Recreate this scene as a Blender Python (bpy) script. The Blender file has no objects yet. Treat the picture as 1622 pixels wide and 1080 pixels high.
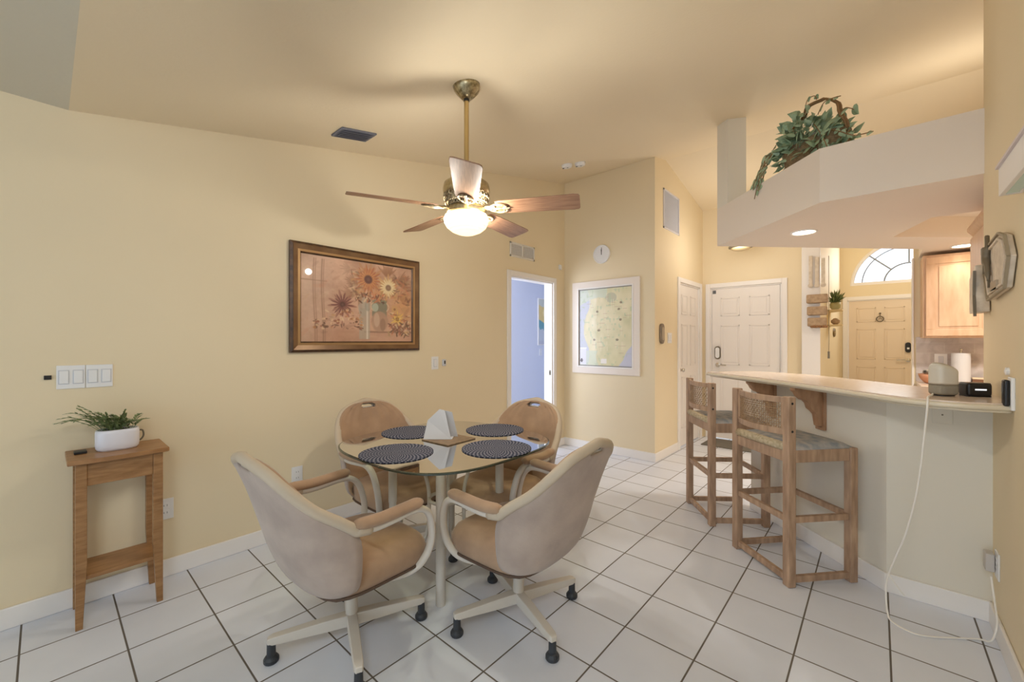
import bpy, bmesh, math, random
import numpy as np
from mathutils import Vector, Matrix
random.seed(7)
PI = math.pi
scn = bpy.context.scene
COL = scn.collection

# ------------------------------------------------------------------ helpers
def lin(c):
    return tuple(((v/255)/12.92 if v/255 <= .04045 else ((v/255+.055)/1.055)**2.4) for v in c)

def tagp(o, label=None, cat=None, group=None, kind=None):
    if label: o['label'] = label
    if cat: o['category'] = cat
    if group: o['group'] = group
    if kind: o['kind'] = kind
    return o

def thing(name, label, cat, loc=(0, 0, 0), rz=0, group=None):
    o = bpy.data.objects.new(name, None)
    COL.objects.link(o)
    o.location = loc
    o.rotation_euler = (0, 0, rz)
    o.empty_display_size = .1
    return tagp(o, label, cat, group)

def copy_tree(o, parent=None):
    c = o.copy(); COL.objects.link(c)
    if parent: c.parent = parent
    for ch in list(o.children): copy_tree(ch, c)
    return c

class MB:
    def __init__(s): s.v = []; s.f = []
    def add(s, vs, fs):
        b = len(s.v); s.v += [tuple(v) for v in vs]; s.f += [tuple(b+i for i in f) for f in fs]; return s
    def box(s, x0, x1, y0, y1, z0, z1):
        return s.add([(x0,y0,z0),(x1,y0,z0),(x1,y1,z0),(x0,y1,z0),(x0,y0,z1),(x1,y0,z1),(x1,y1,z1),(x0,y1,z1)],
                     [(0,3,2,1),(4,5,6,7),(0,1,5,4),(1,2,6,5),(2,3,7,6),(3,0,4,7)])
    def prism(s, poly, z0, z1, axis='z'):
        n = len(poly)
        m = {'z': lambda p, h: (p[0], p[1], h), 'x': lambda p, h: (h, p[0], p[1]), 'y': lambda p, h: (p[0], h, p[1])}[axis]
        vs = [m(p, z0) for p in poly] + [m(p, z1) for p in poly]
        fs = [tuple(range(n))[::-1], tuple(range(n, 2*n))] + [(i, (i+1) % n, n+(i+1) % n, n+i) for i in range(n)]
        return s.add(vs, fs)
    def lathe(s, prof, n=32, c=(0, 0), axis='z', a0=0):
        vs = []; fs = []
        for r, z in prof:
            for k in range(n):
                a = a0+2*PI*k/n
                p = (r*math.cos(a), r*math.sin(a))
                vs.append((c[0]+p[0], c[1]+p[1], z) if axis == 'z' else ((c[0]+p[0], z, c[1]+p[1]) if axis == 'y' else (z, c[0]+p[0], c[1]+p[1])))
        m = len(prof)
        for i in range(m-1):
            for k in range(n):
                fs.append((i*n+k, i*n+(k+1) % n, (i+1)*n+(k+1) % n, (i+1)*n+k))
        if prof[0][0] > 1e-5: fs.append(tuple(range(n))[::-1])
        if prof[-1][0] > 1e-5: fs.append(tuple(range((m-1)*n, m*n)))
        return s.add(vs, fs)
    def tube(s, pts, r, n=10, closed=False, flat=None, up=None):
        pts = [Vector(p) for p in pts]; m = len(pts)
        rr = r if isinstance(r, (list, tuple)) else [r]*m
        vs = []; fs = []
        ref = Vector(up) if up else None
        prev = None
        for i, p in enumerate(pts):
            if closed: t = pts[(i+1) % m]-pts[i-1]
            else: t = pts[min(i+1, m-1)]-pts[max(i-1, 0)]
            t.normalize()
            if ref is not None:
                u = ref-t*ref.dot(t)
                if u.length < 1e-4: u = t.orthogonal()
            elif prev is None: u = t.orthogonal()
            else:
                u = prev-t*prev.dot(t)
                if u.length < 1e-6: u = t.orthogonal()
            u.normalize(); prev = u.copy(); w = t.cross(u)
            fl = flat if flat else (1, 1)
            for k in range(n):
                a = 2*PI*k/n
                vs.append(p+(u*math.cos(a)*fl[0]+w*math.sin(a)*fl[1])*rr[i])
        for i in range(m if closed else m-1):
            j = (i+1) % m
            for k in range(n):
                fs.append((i*n+k, i*n+(k+1) % n, j*n+(k+1) % n, j*n+k))
        if not closed:
            fs.append(tuple(range(n))[::-1]); fs.append(tuple(range((m-1)*n, m*n)))
        return s.add(vs, fs)
    def bar(s, a, b, w, h, up=(0, 0, 1)):
        a = Vector(a); b = Vector(b); t = (b-a).normalized(); up = Vector(up)
        u = (up-t*up.dot(t))
        if u.length < 1e-4: u = t.orthogonal()
        u.normalize(); x = t.cross(u)
        vs = []
        for p in (a, b):
            for sx, sz in ((-1,-1),(1,-1),(1,1),(-1,1)): vs.append(p+x*sx*w/2+u*sz*h/2)
        return s.add(vs, [(0,1,2,3),(7,6,5,4),(0,4,5,1),(1,5,6,2),(2,6,7,3),(3,7,4,0)])
    def grid(s, P, nu, nv, skip=()):
        b = [P(i/nu, j/nv) for j in range(nv+1) for i in range(nu+1)]
        fs = [(j*(nu+1)+i, j*(nu+1)+i+1, (j+1)*(nu+1)+i+1, (j+1)*(nu+1)+i) for j in range(nv) for i in range(nu) if (i, j) not in skip]
        return s.add(b, fs)
    def build(s, name, m, parent=None, smooth=False, bevel=0, sub=0, solid=0, label=None, seg=2, auto=None, loc=None, rot=None, off=-1):
        me = bpy.data.meshes.new(name)
        me.from_pydata([tuple(v) for v in s.v], [], s.f)
        bm = bmesh.new(); bm.from_mesh(me)
        if not solid: bmesh.ops.recalc_face_normals(bm, faces=bm.faces)
        bm.to_mesh(me); bm.free()
        if isinstance(m, (list, tuple)):
            for q in m: me.materials.append(q)
        else: me.materials.append(m)
        o = bpy.data.objects.new(name, me); COL.objects.link(o)
        if parent: o.parent = parent
        if loc: o.location = loc
        if rot: o.rotation_euler = rot
        if solid:
            d = o.modifiers.new('s', 'SOLIDIFY'); d.thickness = solid; d.offset = off
        if bevel:
            d = o.modifiers.new('b', 'BEVEL'); d.width = bevel; d.segments = seg; d.limit_method = 'ANGLE'; d.angle_limit = math.radians(40)
        if sub:
            d = o.modifiers.new('u', 'SUBSURF'); d.levels = sub; d.render_levels = sub
        if smooth or sub:
            me.polygons.foreach_set('use_smooth', [True]*len(me.polygons))
        if auto or (bevel and not smooth):
            me.polygons.foreach_set('use_smooth', [True]*len(me.polygons))
            d = o.modifiers.new('w', 'WEIGHTED_NORMAL'); d.keep_sharp = False
        if label: o['label'] = label
        return o

def struct(o): o['kind'] = 'structure'; return o

def spline(keys, n):
    """Catmull-Rom through keys, n+1 samples"""
    K = [Vector(k) for k in keys]; out = []
    for i in range(n+1):
        t = i/n*(len(K)-1); a = min(int(t), len(K)-2); f = t-a
        p0 = K[max(a-1, 0)]; p1 = K[a]; p2 = K[a+1]; p3 = K[min(a+2, len(K)-1)]
        out.append(.5*((2*p1)+(p2-p0)*f+(2*p0-5*p1+4*p2-p3)*f*f+(3*p1-p0-3*p2+p3)*f**3))
    return out

# ------------------------------------------------------------------ materials
def mat(name, c, rough=.5, metal=0, var=0, vscale=6, bump=0, bscale=40, stretch=(1, 1, 1), c2=None, emis=None, estr=0, spec=.5, sheen=0, coat=0, detail=4):
    m = bpy.data.materials.new(name); m.use_nodes = True
    nt = m.node_tree; N = nt.nodes; L = nt.links
    b = N['Principled BSDF']
    col = (*lin(c), 1)
    b.inputs['Base Color'].default_value = col
    b.inputs['Roughness'].default_value = rough
    b.inputs['Metallic'].default_value = metal
    b.inputs['Specular IOR Level'].default_value = spec
    if sheen: b.inputs['Sheen Weight'].default_value = sheen
    if coat: b.inputs['Coat Weight'].default_value = coat
    if emis:
        b.inputs['Emission Color'].default_value = (*lin(emis), 1); b.inputs['Emission Strength'].default_value = estr
    if var or c2 or bump:
        tc = N.new('ShaderNodeTexCoord'); mp = N.new('ShaderNodeMapping'); L.new(tc.outputs['Object'], mp.inputs[0])
        mp.inputs['Scale'].default_value = stretch
    if var or c2:
        nz = N.new('ShaderNodeTexNoise'); nz.inputs['Scale'].default_value = vscale; nz.inputs['Detail'].default_value = detail
        L.new(mp.outputs[0], nz.inputs['Vector'])
        r = N.new('ShaderNodeValToRGB'); r.color_ramp.elements[0].position = .32; r.color_ramp.elements[1].position = .68
        if c2: a, d = lin(c2), lin(c)
        else:
            a = tuple(x*(1-var) for x in col[:3]); d = tuple(min(1, x*(1+var*.6)) for x in col[:3])
        r.color_ramp.elements[0].color = (*a, 1); r.color_ramp.elements[1].color = (*d, 1)
        L.new(nz.outputs['Fac'], r.inputs[0]); L.new(r.outputs[0], b.inputs['Base Color'])
    if bump:
        n2 = N.new('ShaderNodeTexNoise'); n2.inputs['Scale'].default_value = bscale; n2.inputs['Detail'].default_value = 3
        L.new(mp.outputs[0], n2.inputs['Vector'])
        bp = N.new('ShaderNodeBump'); bp.inputs['Strength'].default_value = bump; bp.inputs['Distance'].default_value = .004
        L.new(n2.outputs['Fac'], bp.inputs['Height']); L.new(bp.outputs[0], b.inputs['Normal'])
    return m

WALL = mat('yellow_wall_paint', (233, 217, 184), .65, var=.015, vscale=1.5, bump=.05, bscale=160)
CEIL = mat('yellow_ceiling_paint', (232, 217, 188), .75, bump=.22, bscale=55)
CEILF = mat('flat_ceiling_shade_tint', (206, 200, 182), .75, bump=.2, bscale=55)  # ceiling paint greyed: the flat part's duller light is put into the colour
OFFW = mat('off_white_wall_paint', (226, 220, 206), .6, bump=.04, bscale=160)
KWHITE = mat('kitchen_ceiling_paint', (232, 220, 206), .6, bump=.08, bscale=70)
TRIM = mat('white_trim_paint', (240, 236, 232), .35)
DOORP = mat('white_door_paint', (238, 232, 226), .4)
ROOMW = mat('bedroom_wall_paint', (222, 226, 238), .7)
CHROME = mat('polished_nickel', (205, 200, 190), .2, 1)
BRASS = mat('antique_brass', (198, 182, 146), .28, 1, var=.25, vscale=60)
IVORYM = mat('ornate_ivory_metal', (186, 168, 132), .4, .3, c2=(104, 84, 54), vscale=45)
BLADE = mat('fan_blade_walnut', (168, 128, 98), .42, c2=(132, 94, 68), vscale=5, stretch=(2, 22, 22), detail=6)
CREAM = mat('cream_metal_frame', (212, 204, 192), .38, spec=.5)
SUEDE = mat('taupe_suede', (186, 168, 154), .95, c2=(166, 148, 136), vscale=7, bump=.15, bscale=90, sheen=.25)
TAN = mat('tan_suede', (182, 150, 120), .92, c2=(156, 126, 100), vscale=6, bump=.15, bscale=90, sheen=.25)
BLKRUB = mat('dark_grey_rubber', (52, 55, 60), .5)
BLACK = mat('black_plastic', (28, 27, 28), .4)
WHITEP = mat('white_plastic', (236, 236, 236), .35)
LEATHERB = mat('honey_oak', (168, 126, 82), .42, c2=(138, 98, 58), vscale=4, stretch=(3, 3, 18), detail=7)
TOPOAK = mat('honey_oak_top', (172, 128, 84), .36, c2=(146, 104, 64), vscale=4, stretch=(18, 3, 6), detail=7)
STOOLW = mat('weathered_oak', (192, 160, 132), .55, c2=(152, 122, 98), vscale=5, stretch=(7, 7, 1.2), detail=8, bump=.15, bscale=30)
CANE = mat('woven_cane', (168, 138, 104), .6, c2=(136, 106, 76), vscale=50)
RUSH = mat('rush_edge', (206, 190, 160), .85, c2=(168, 150, 118), vscale=60, bump=.5, bscale=120)
BLUEFAB = mat('blue_grey_pattern_fabric', (140, 148, 156), .9, c2=(190, 184, 178), vscale=22, bump=.3, bscale=120)
CORBEL = mat('carved_oak', (190, 150, 116), .5, c2=(160, 120, 88), vscale=5, stretch=(6, 6, 2), detail=6)
CTOP = mat('cream_pink_laminate', (232, 214, 196), .2, c2=(222, 200, 182), vscale=40, spec=.6)
CEDGE = mat('cream_laminate_edge', (226, 214, 190), .3)
MAPLE = mat('maple_cabinet_wood', (220, 184, 150), .4, c2=(204, 164, 130), vscale=4, stretch=(6, 6, 1.2), detail=6)
FRAMEW = mat('dark_bronze_frame_wood', (98, 70, 46), .38, .25, c2=(64, 44, 30), vscale=7, stretch=(4, 4, 4), spec=.6)
FRAMEG = mat('gilded_frame_lip', (176, 140, 96), .35, .45)
POT = mat('white_ceramic', (226, 226, 234), .3)
LEAFN = mat('narrow_green_leaf', (136, 150, 98), .5, c2=(86, 102, 58), vscale=30)
LEAFI = mat('ivy_leaf', (176, 196, 162), .5, c2=(112, 138, 108), vscale=18)
VINE = mat('brown_vine', (140, 108, 72), .7)
BASKET = mat('wicker_basket_weave', (150, 126, 92), .8, c2=(104, 86, 60), vscale=70, stretch=(1, 1, 3), bump=.8, bscale=100)
SOIL = mat('potting_soil', (60, 48, 38), .95)
MATF = mat('grey_door_mat', (112, 106, 96), .95, bump=.5, bscale=200)
VENTG = mat('dark_vent_metal', (112, 114, 126), .5)
VENTW = mat('white_vent_metal', (214, 212, 218), .5)
GREYFAB = mat('speaker_grey_fabric', (150, 143, 128), .9, bump=.3, bscale=400)
SPKW = mat('speaker_white_shell', (216, 210, 196), .45)
FLOORW = mat('kitchen_base_paint', (222, 186, 150), .5)
BOOKG = mat('grey_case', (96, 98, 100), .5)
PINKISH = mat('whitewashed_wood', (228, 216, 198), .7, c2=(204, 190, 170), vscale=25, bump=.4, bscale=60)
DARKMET = mat('dark_pewter', (122, 112, 94), .5, .5)
PAPER = mat('white_paper', (214, 214, 216), .8)
CLAY = mat('terracotta_bowl', (196, 140, 108), .6)
SEATCOAST = mat('brown_coaster', (146, 122, 94), .6, c2=(116, 96, 74), vscale=30)
TAUPEB = mat('taupe_cloth', (190, 164, 134), .9, c2=(164, 138, 110), vscale=30)

def mat_emit(name, c, s):
    m = bpy.data.materials.new(name); m.use_nodes = True; nt = m.node_tree
    nt.nodes.remove(nt.nodes['Principled BSDF'])
    e = nt.nodes.new('ShaderNodeEmission'); e.inputs[0].default_value = (*lin(c), 1); e.inputs[1].default_value = s
    nt.links.new(e.outputs[0], nt.nodes['Material Output'].inputs[0]); return m

def mat_glass(name, tint, refl=1.0):
    m = bpy.data.materials.new(name); m.use_nodes = True; nt = m.node_tree; N = nt.nodes; L = nt.links
    N.remove(N['Principled BSDF'])
    t = N.new('ShaderNodeBsdfTransparent'); t.inputs[0].default_value = (*lin(tint), 1)
    g = N.new('ShaderNodeBsdfGlossy'); g.inputs['Roughness'].default_value = .02
    f = N.new('ShaderNodeFresnel'); f.inputs[0].default_value = 1.3
    mx = N.new('ShaderNodeMixShader'); L.new(f.outputs[0], mx.inputs[0]); L.new(t.outputs[0], mx.inputs[1]); L.new(g.outputs[0], mx.inputs[2])
    L.new(mx.outputs[0], N['Material Output'].inputs[0]); return m
GLASS = mat_glass('clear_table_glass', (244, 248, 238))
PANE = mat_glass('window_pane_glass', (250, 252, 255))
GEDGE = mat('glass_edge_dark_green', (52, 62, 52), .1, spec=.8)

def mat_tile():
    m = bpy.data.materials.new('ceramic_floor_tile'); m.use_nodes = True; nt = m.node_tree; N = nt.nodes; L = nt.links
    b = N['Principled BSDF']
    tc = N.new('ShaderNodeTexCoord'); sp = N.new('ShaderNodeSeparateXYZ'); L.new(tc.outputs['Object'], sp.inputs[0])
    def mth(op, a, bb=None):
        n = N.new('ShaderNodeMath'); n.operation = op
        for i, q in enumerate((a, bb)):
            if q is None: continue
            if isinstance(q, (int, float)): n.inputs[i].default_value = q
            else: L.new(q, n.inputs[i])
        return n.outputs[0]
    ds = []; ids = []
    for ax, p in (('X', .305), ('Y', .30805)):
        q = mth('DIVIDE', sp.outputs[ax], p)
        fr = mth('FRACT', mth('ADD', q, 100.0)); ids.append(mth('FLOOR', mth('ADD', q, 100.0)))
        ds.append(mth('MULTIPLY', mth('MINIMUM', fr, mth('SUBTRACT', 1.0, fr)), p))
    d = mth('MINIMUM', ds[0], ds[1])
    mr = N.new('ShaderNodeMapRange'); mr.inputs['From Min'].default_value = .0026; mr.inputs['From Max'].default_value = .0042
    L.new(d, mr.inputs['Value'])
    cb = N.new('ShaderNodeCombineXYZ'); L.new(ids[0], cb.inputs[0]); L.new(ids[1], cb.inputs[1])
    wn = N.new('ShaderNodeTexWhiteNoise'); L.new(cb.outputs[0], wn.inputs[0])
    nz = N.new('ShaderNodeTexNoise'); nz.inputs['Scale'].default_value = 3.5; nz.inputs['Detail'].default_value = 5; L.new(tc.outputs['Object'], nz.inputs['Vector'])
    vv = mth('ADD', mth('MULTIPLY', wn.outputs[0], .35), mth('MULTIPLY', nz.outputs['Fac'], .65))
    cr = N.new('ShaderNodeValToRGB')
    cr.color_ramp.elements[0].position = .25; cr.color_ramp.elements[1].position = .75
    cr.color_ramp.elements[0].color = (*lin((216, 220, 230)), 1); cr.color_ramp.elements[1].color = (*lin((228, 232, 242)), 1)
    L.new(vv, cr.inputs[0])
    mx = N.new('ShaderNodeMix'); mx.data_type = 'RGBA'
    L.new(mr.outputs[0], mx.inputs[0]); mx.inputs[6].default_value = (*lin((104, 96, 88)), 1); L.new(cr.outputs[0], mx.inputs[7])
    L.new(mx.outputs[2], b.inputs['Base Color'])
    rr = mth('SUBTRACT', .8, mth('MULTIPLY', mr.outputs[0], .45)); L.new(rr, b.inputs['Roughness'])
    bp = N.new('ShaderNodeBump'); bp.inputs['Distance'].default_value = .0015; bp.inputs['Strength'].default_value = .6
    L.new(mr.outputs[0], bp.inputs['Height']); L.new(bp.outputs[0], b.inputs['Normal'])
    return m
TILE = mat_tile()

def mat_splash():
    m = bpy.data.materials.new('marble_backsplash_tile'); m.use_nodes = True; nt = m.node_tree; N = nt.nodes; L = nt.links
    b = N['Principled BSDF']; b.inputs['Roughness'].default_value = .25
    tc = N.new('ShaderNodeTexCoord'); mp = N.new('ShaderNodeMapping'); mp.inputs['Rotation'].default_value = (PI/2, 0, 0)
    L.new(tc.outputs['Object'], mp.inputs[0])
    br = N.new('ShaderNodeTexBrick'); br.inputs['Scale'].default_value = 1; br.inputs['Brick Width'].default_value = .2; br.inputs['Row Height'].default_value = .1
    br.inputs['Mortar Size'].default_value = .003; br.inputs['Color1'].default_value = (*lin((214, 206, 204)), 1); br.inputs['Color2'].default_value = (*lin((196, 186, 182)), 1)
    br.inputs['Mortar'].default_value = (*lin((208, 202, 196)), 1)
    L.new(mp.outputs[0], br.inputs['Vector'])
    nz = N.new('ShaderNodeTexNoise'); nz.inputs['Scale'].default_value = 7; nz.inputs['Detail'].default_value = 6; nz.inputs['Distortion'].default_value = 1.2
    L.new(tc.outputs['Object'], nz.inputs['Vector'])
    cr = N.new('ShaderNodeValToRGB'); cr.color_ramp.elements[0].position = .35; cr.color_ramp.elements[0].color = (*lin((168, 156, 152)), 1)
    cr.color_ramp.elements[1].position = .6; cr.color_ramp.elements[1].color = (1, 1, 1, 1); L.new(nz.outputs['Fac'], cr.inputs[0])
    mx = N.new('ShaderNodeMix'); mx.data_type = 'RGBA'; mx.blend_type = 'MULTIPLY'; mx.inputs[0].default_value = .35
    L.new(br.outputs['Color'], mx.inputs[6]); L.new(cr.outputs[0], mx.inputs[7]); L.new(mx.outputs[2], b.inputs['Base Color'])
    return m
SPLASH = mat_splash()

def mat_placemat():
    m = bpy.data.materials.new('navy_round_weave'); m.use_nodes = True; nt = m.node_tree; N = nt.nodes; L = nt.links
    b = N['Principled BSDF']; b.inputs['Roughness'].default_value = .9
    tc = N.new('ShaderNodeTexCoord')
    gr = N.new('ShaderNodeTexGradient'); gr.gradient_type = 'RADIAL'; L.new(tc.outputs['Object'], gr.inputs[0])
    ln = N.new('ShaderNodeVectorMath'); ln.operation = 'LENGTH'; L.new(tc.outputs['Object'], ln.inputs[0])
    def mth(op, a, bb):
        n = N.new('ShaderNodeMath'); n.operation = op
        for i, q in enumerate((a, bb)):
            if q is None: continue
            if isinstance(q, (int, float)): n.inputs[i].default_value = q
            else: L.new(q, n.inputs[i])
        return n.outputs[0]
    s1 = mth('SINE', mth('MULTIPLY', gr.outputs['Fac'], 2*PI*40), None)
    s2 = mth('SINE', mth('MULTIPLY', ln.outputs['Value'], 2*PI*36), None)
    p = mth('GREATER_THAN', mth('MULTIPLY', s1, s2), .35)
    mx = N.new('ShaderNodeMix'); mx.data_type = 'RGBA'; L.new(p, mx.inputs[0])
    mx.inputs[6].default_value = (*lin((40, 48, 70)), 1); mx.inputs[7].default_value = (*lin((150, 150, 160)), 1)
    L.new(mx.outputs[2], b.inputs['Base Color']); return m
MATM = mat_placemat()

def mat_vcol(name, rough=.5, coat=0):
    m = bpy.data.materials.new(name); m.use_nodes = True; N = m.node_tree.nodes
    a = N.new('ShaderNodeVertexColor'); a.layer_name = 'pigment'
    m.node_tree.links.new(a.outputs[0], N['Principled BSDF'].inputs['Base Color'])
    N['Principled BSDF'].inputs['Roughness'].default_value = rough
    N['Principled BSDF'].inputs['Coat Weight'].default_value = coat
    N['Principled BSDF'].inputs['Coat Roughness'].default_value = .03
    return m
PRINT = mat_vcol('printed_picture', .5, .6)
PRINTM = mat_vcol('printed_map', .5, .3)

def picture(name, img, w, h, material, parent, axis, pos):
    """flat printed sheet: img is (ny,nx,3) of 0..255, row 0 at the top. axis 'x': faces +x, 'y': faces -y. pos = lower corner seen from the front left"""
    ny, nx, _ = img.shape
    mb = MB()
    if axis == 'x': mb.grid(lambda a, b: (pos[0], pos[1]+a*w, pos[2]+b*h), nx-1, ny-1)      # left of picture = low y
    else: mb.grid(lambda a, b: (pos[0]+a*w, pos[1], pos[2]+b*h), nx-1, ny-1)
    o = mb.build(name, material, parent)
    at = o.data.color_attributes.new('pigment', 'FLOAT_COLOR', 'POINT')
    im = img[::-1].reshape(-1, 3)/255.0
    im = np.where(im <= .04045, im/12.92, ((im+.055)/1.055)**2.4)
    at.data.foreach_set('color', np.concatenate([im, np.ones((len(im), 1))], 1).astype(np.float32).ravel())
    return o

# ------------------------------------------------------------------ camera
cam = bpy.data.cameras.new('camera'); co = bpy.data.objects.new('camera', cam); COL.objects.link(co)
cam.sensor_width = 36; cam.lens = 654.82/1622*36; cam.clip_start = .02
co.location = (2.704, .0702, 1.3201); co.rotation_euler = (PI/2, 0, .72384)
scn.camera = co

# ------------------------------------------------------------------ room shell
LX = -.29
def cz(y): return 2.46 if y < .15 else (2.43+.2*y if y < 4.78 else 3.386-.2*(y-4.78))
struct(MB().box(-4, 6.6, -4.2, 12, -.1, 0).build('floor', TILE))
# ceilings
mb = MB(); prof = [(-4.2, 2.46), (.15, 2.46)]
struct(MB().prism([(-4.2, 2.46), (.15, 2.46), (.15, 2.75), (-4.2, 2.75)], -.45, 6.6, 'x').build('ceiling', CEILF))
struct(MB().prism([(.15, 2.46), (4.78, 3.386), (6.18, 3.106), (6.18, 3.4), (10.2, 3.4), (10.2, 3.7), (.15, 3.7)], -.45, 6.6, 'x').build('ceiling_vault', CEIL))
# left wall with a doorway
DY0, DY1, DH = 3.43, 4.215, 2.035
mb = MB(); mb.prism([(-4.2, 0), (DY0, 0), (DY0, 3.4), (-4.2, 3.4)], LX-.12, LX, 'x')
struct(mb.build('wall_left', WALL))
mb = MB(); mb.box(LX-.12, LX, DY0, DY1, DH, 3.4); mb.box(LX-.12, LX, DY1, 4.6, 0, 3.4)
struct(mb.build('wall_left_doorway', WALL))
# wall with the framed map, and the hall's side wall
struct(MB().box(LX, .89, 4.47, 4.60, 0, 3.45).build('wall_map', WALL))
mb = MB(); mb.box(.77, .89, 4.60, 5.20, 0, 3.5); mb.box(.77, .89, 5.20, 5.98, 2.04, 3.5); mb.box(.77, .89, 5.98, 6.25, 0, 3.5)
struct(mb.build('wall_hall_side', WALL))
# far wall of hall (garage door) and entry walls
mb = MB(); mb.box(.89, .99, 6.11, 6.25, 0, 3.5); mb.box(1.82, 2.03, 6.11, 6.25, 0, 3.5); mb.box(.99, 1.82, 6.11, 6.25, 2.04, 3.5)
struct(mb.build('wall_hall_end', WALL))
struct(MB().box(2.03, 2.2, 6.09, 9.6, 0, 3.5).build('wall_entry_side', WALL))
struct(MB().box(2.025, 2.205, 6.06, 6.09, 0, 2.6).build('trim_1', TRIM, bevel=.006))
AR = .76; ACX = 3.10; AZ = 2.30
pts = [(ACX-AR*math.cos(PI*k/32), AZ+AR*math.sin(PI*k/32)) for k in range(33)]
mb = MB()
mb.box(2.2, 2.30, 9.6, 9.75, 0, AZ); mb.box(3.18, 5, 9.6, 9.75, 0, AZ); mb.box(2.30, 3.18, 9.6, 9.75, 2.04, AZ)
mb.prism([(2.2, AZ)]+pts[:17]+[(ACX, 3.6), (2.2, 3.6)], 9.6, 9.75, 'y')
mb.prism([(ACX, 3.6)]+pts[16:]+[(5, AZ), (5, 3.6)], 9.6, 9.75, 'y')
struct(mb.build('wall_entry', WALL))
struct(MB().box(4.9, 5.0, 6.11, 9.6, 0, 3.5).build('wall_entry_right', WALL))
# kitchen walls
struct(MB().box(2.985, 6.6, 5.98, 6.11, 0, 3.5).build('wall_kitchen', WALL))
struct(MB().box(2.97, 2.985, 5.965, 6.125, 0, 2.168).build('trim_2', TRIM, bevel=.004))
struct(MB().box(4.62, 4.74, 3.245, 5.98, 0, 3.5).build('wall_kitchen_right', WALL))
# right wall beside the camera
struct(MB().box(3.11, 4.74, 1.15, 3.245, 0, 3.3).build('wall_right', WALL))
# rear of the living room
mb = MB(); mb.box(-.41, 6.6, -4.2, -4.08, 2.2, 3); mb.box(-.41, .0, -4.2, -4.08, 0, 2.2); mb.box(5.2, 6.6, -4.2, -4.08, 0, 2.2)
struct(mb.build('wall_back', WALL))
mb = MB(); mb.box(6.5, 6.6, -4.2, 1.2, 0, 3)
struct(mb.build('wall_living_right', WALL))
struct(MB().box(4.7, 6.6, 1.15, 1.3, 0, 3.4).build('wall_living_end', WALL))
w = MB()
for x in (0, 1.68, 3.44, 5.14): w.box(x, x+.06, -4.16, -4.10, 0, 2.2)
w.box(0, 5.2, -4.16, -4.10, 2.14, 2.2); w.box(0, 5.2, -4.16, -4.10, 0, .05)
wf = struct(w.build('window_1', TRIM))
MB().box(.03, 5.17, -4.135, -4.128, .05, 2.14).build('pane', PANE, wf)

# bedroom beyond the left doorway
mb = MB()
mb.box(-1.74, -1.62, 2.6, 6.6, 0, 2.5); mb.box(-1.62, LX-.12, 2.6, 2.7, 0, 2.5); mb.box(-1.62, LX-.12, 6.5, 6.6, 0, 2.5)
mb.box(-.41, -.39, 4.6, 6.5, 0, 2.5)
struct(mb.build('wall_bedroom', ROOMW))
struct(MB().box(-1.74, LX-.12, 2.6, 6.6, 2.45, 2.55).build('ceiling_bedroom', ROOMW))

# bar wall, soffit with plant ledge, post
a45 = .7071
d = Vector((-.72, .694)); d.normalize(); nrm = Vector((d.y*-1, d.x))*-1     # nrm points into the kitchen
P0 = Vector((2.74, 3.018)); P1 = P0+d*1.09
barpoly = [(3.11, 3.018), (P0.x, P0.y), (P1.x, P1.y), (P1.x+nrm.x*.13, P1.y+nrm.y*.13), (P0.x+.06, P0.y+.14), (3.11, 3.158)]
struct(MB().prism(barpoly, 0, 1.03).build('wall_bar', OFFW))
SP = [(2.438, 3.22), (1.63, 4.06), (3.02, 5.45), (3.02, 5.98), (4.62, 5.98), (4.62, 3.22)]
tray = [(2.98, 4.11), (2.80, 4.65), (3.3, 5.12), (4.3, 5.12), (4.3, 4.11)]
# soffit slab with a recessed tray: build as an under-skin with a hole plus a closed top
mb = MB()
o6 = [(x, y, 2.168) for x, y in SP]; t5 = [(x, y, 2.168) for x, y in tray]; t5u = [(x, y, 2.34) for x, y in tray]; top = [(x, y, 2.5) for x, y in SP]
mb.add(o6+t5+t5u+top,
       [(0,1,7,6),(1,2,8,7),(2,3,8),(3,4,9,8),(4,5,10,9),(5,0,6,10),
        (6,7,12,11),(7,8,13,12),(8,9,14,13),(9,10,15,14),(10,6,11,15),(11,12,13,14,15),
        (16,17,18,19,20,21),(0,1,17,16),(1,2,18,17),(2,3,19,18),(3,4,20,19),(4,5,21,20),(5,0,16,21)])
struct(mb.build('ceiling_kitchen_soffit', KWHITE))
struct(MB().prism([(1.63, 4.06), (1.742, 3.944), (1.86, 4.06), (1.75, 4.18)], 2.5, 3.32).build('wall_post', OFFW))
# stub of wall above the right wall end is part of wall_right

# baseboards
BH = .098
def bb(name, x0, x1, y0, y1): struct(MB().box(x0, x1, y0, y1, 0, BH).build(name, TRIM, bevel=.005))
bb('baseboard_left', LX, LX+.014, -4.0, DY0-.062)
bb('baseboard_left_end', LX, LX+.014, DY1+.062, 4.47)
bb('baseboard_map', LX, .90, 4.456, 4.47)
bb('baseboard_hall', .89, .904, 4.456, 5.14)
bb('baseboard_right', 3.096, 3.11, 1.15, 3.02)
q0 = P0-nrm*.014; q1 = P1-nrm*.014
struct(MB().prism([(3.11, 3.004), (q0.x+.002, 3.004), (q1.x, q1.y), (P1.x, P1.y), (P0.x, P0.y), (3.11, 3.018)], 0, BH).build('baseboard_bar', TRIM, bevel=.004))

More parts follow.
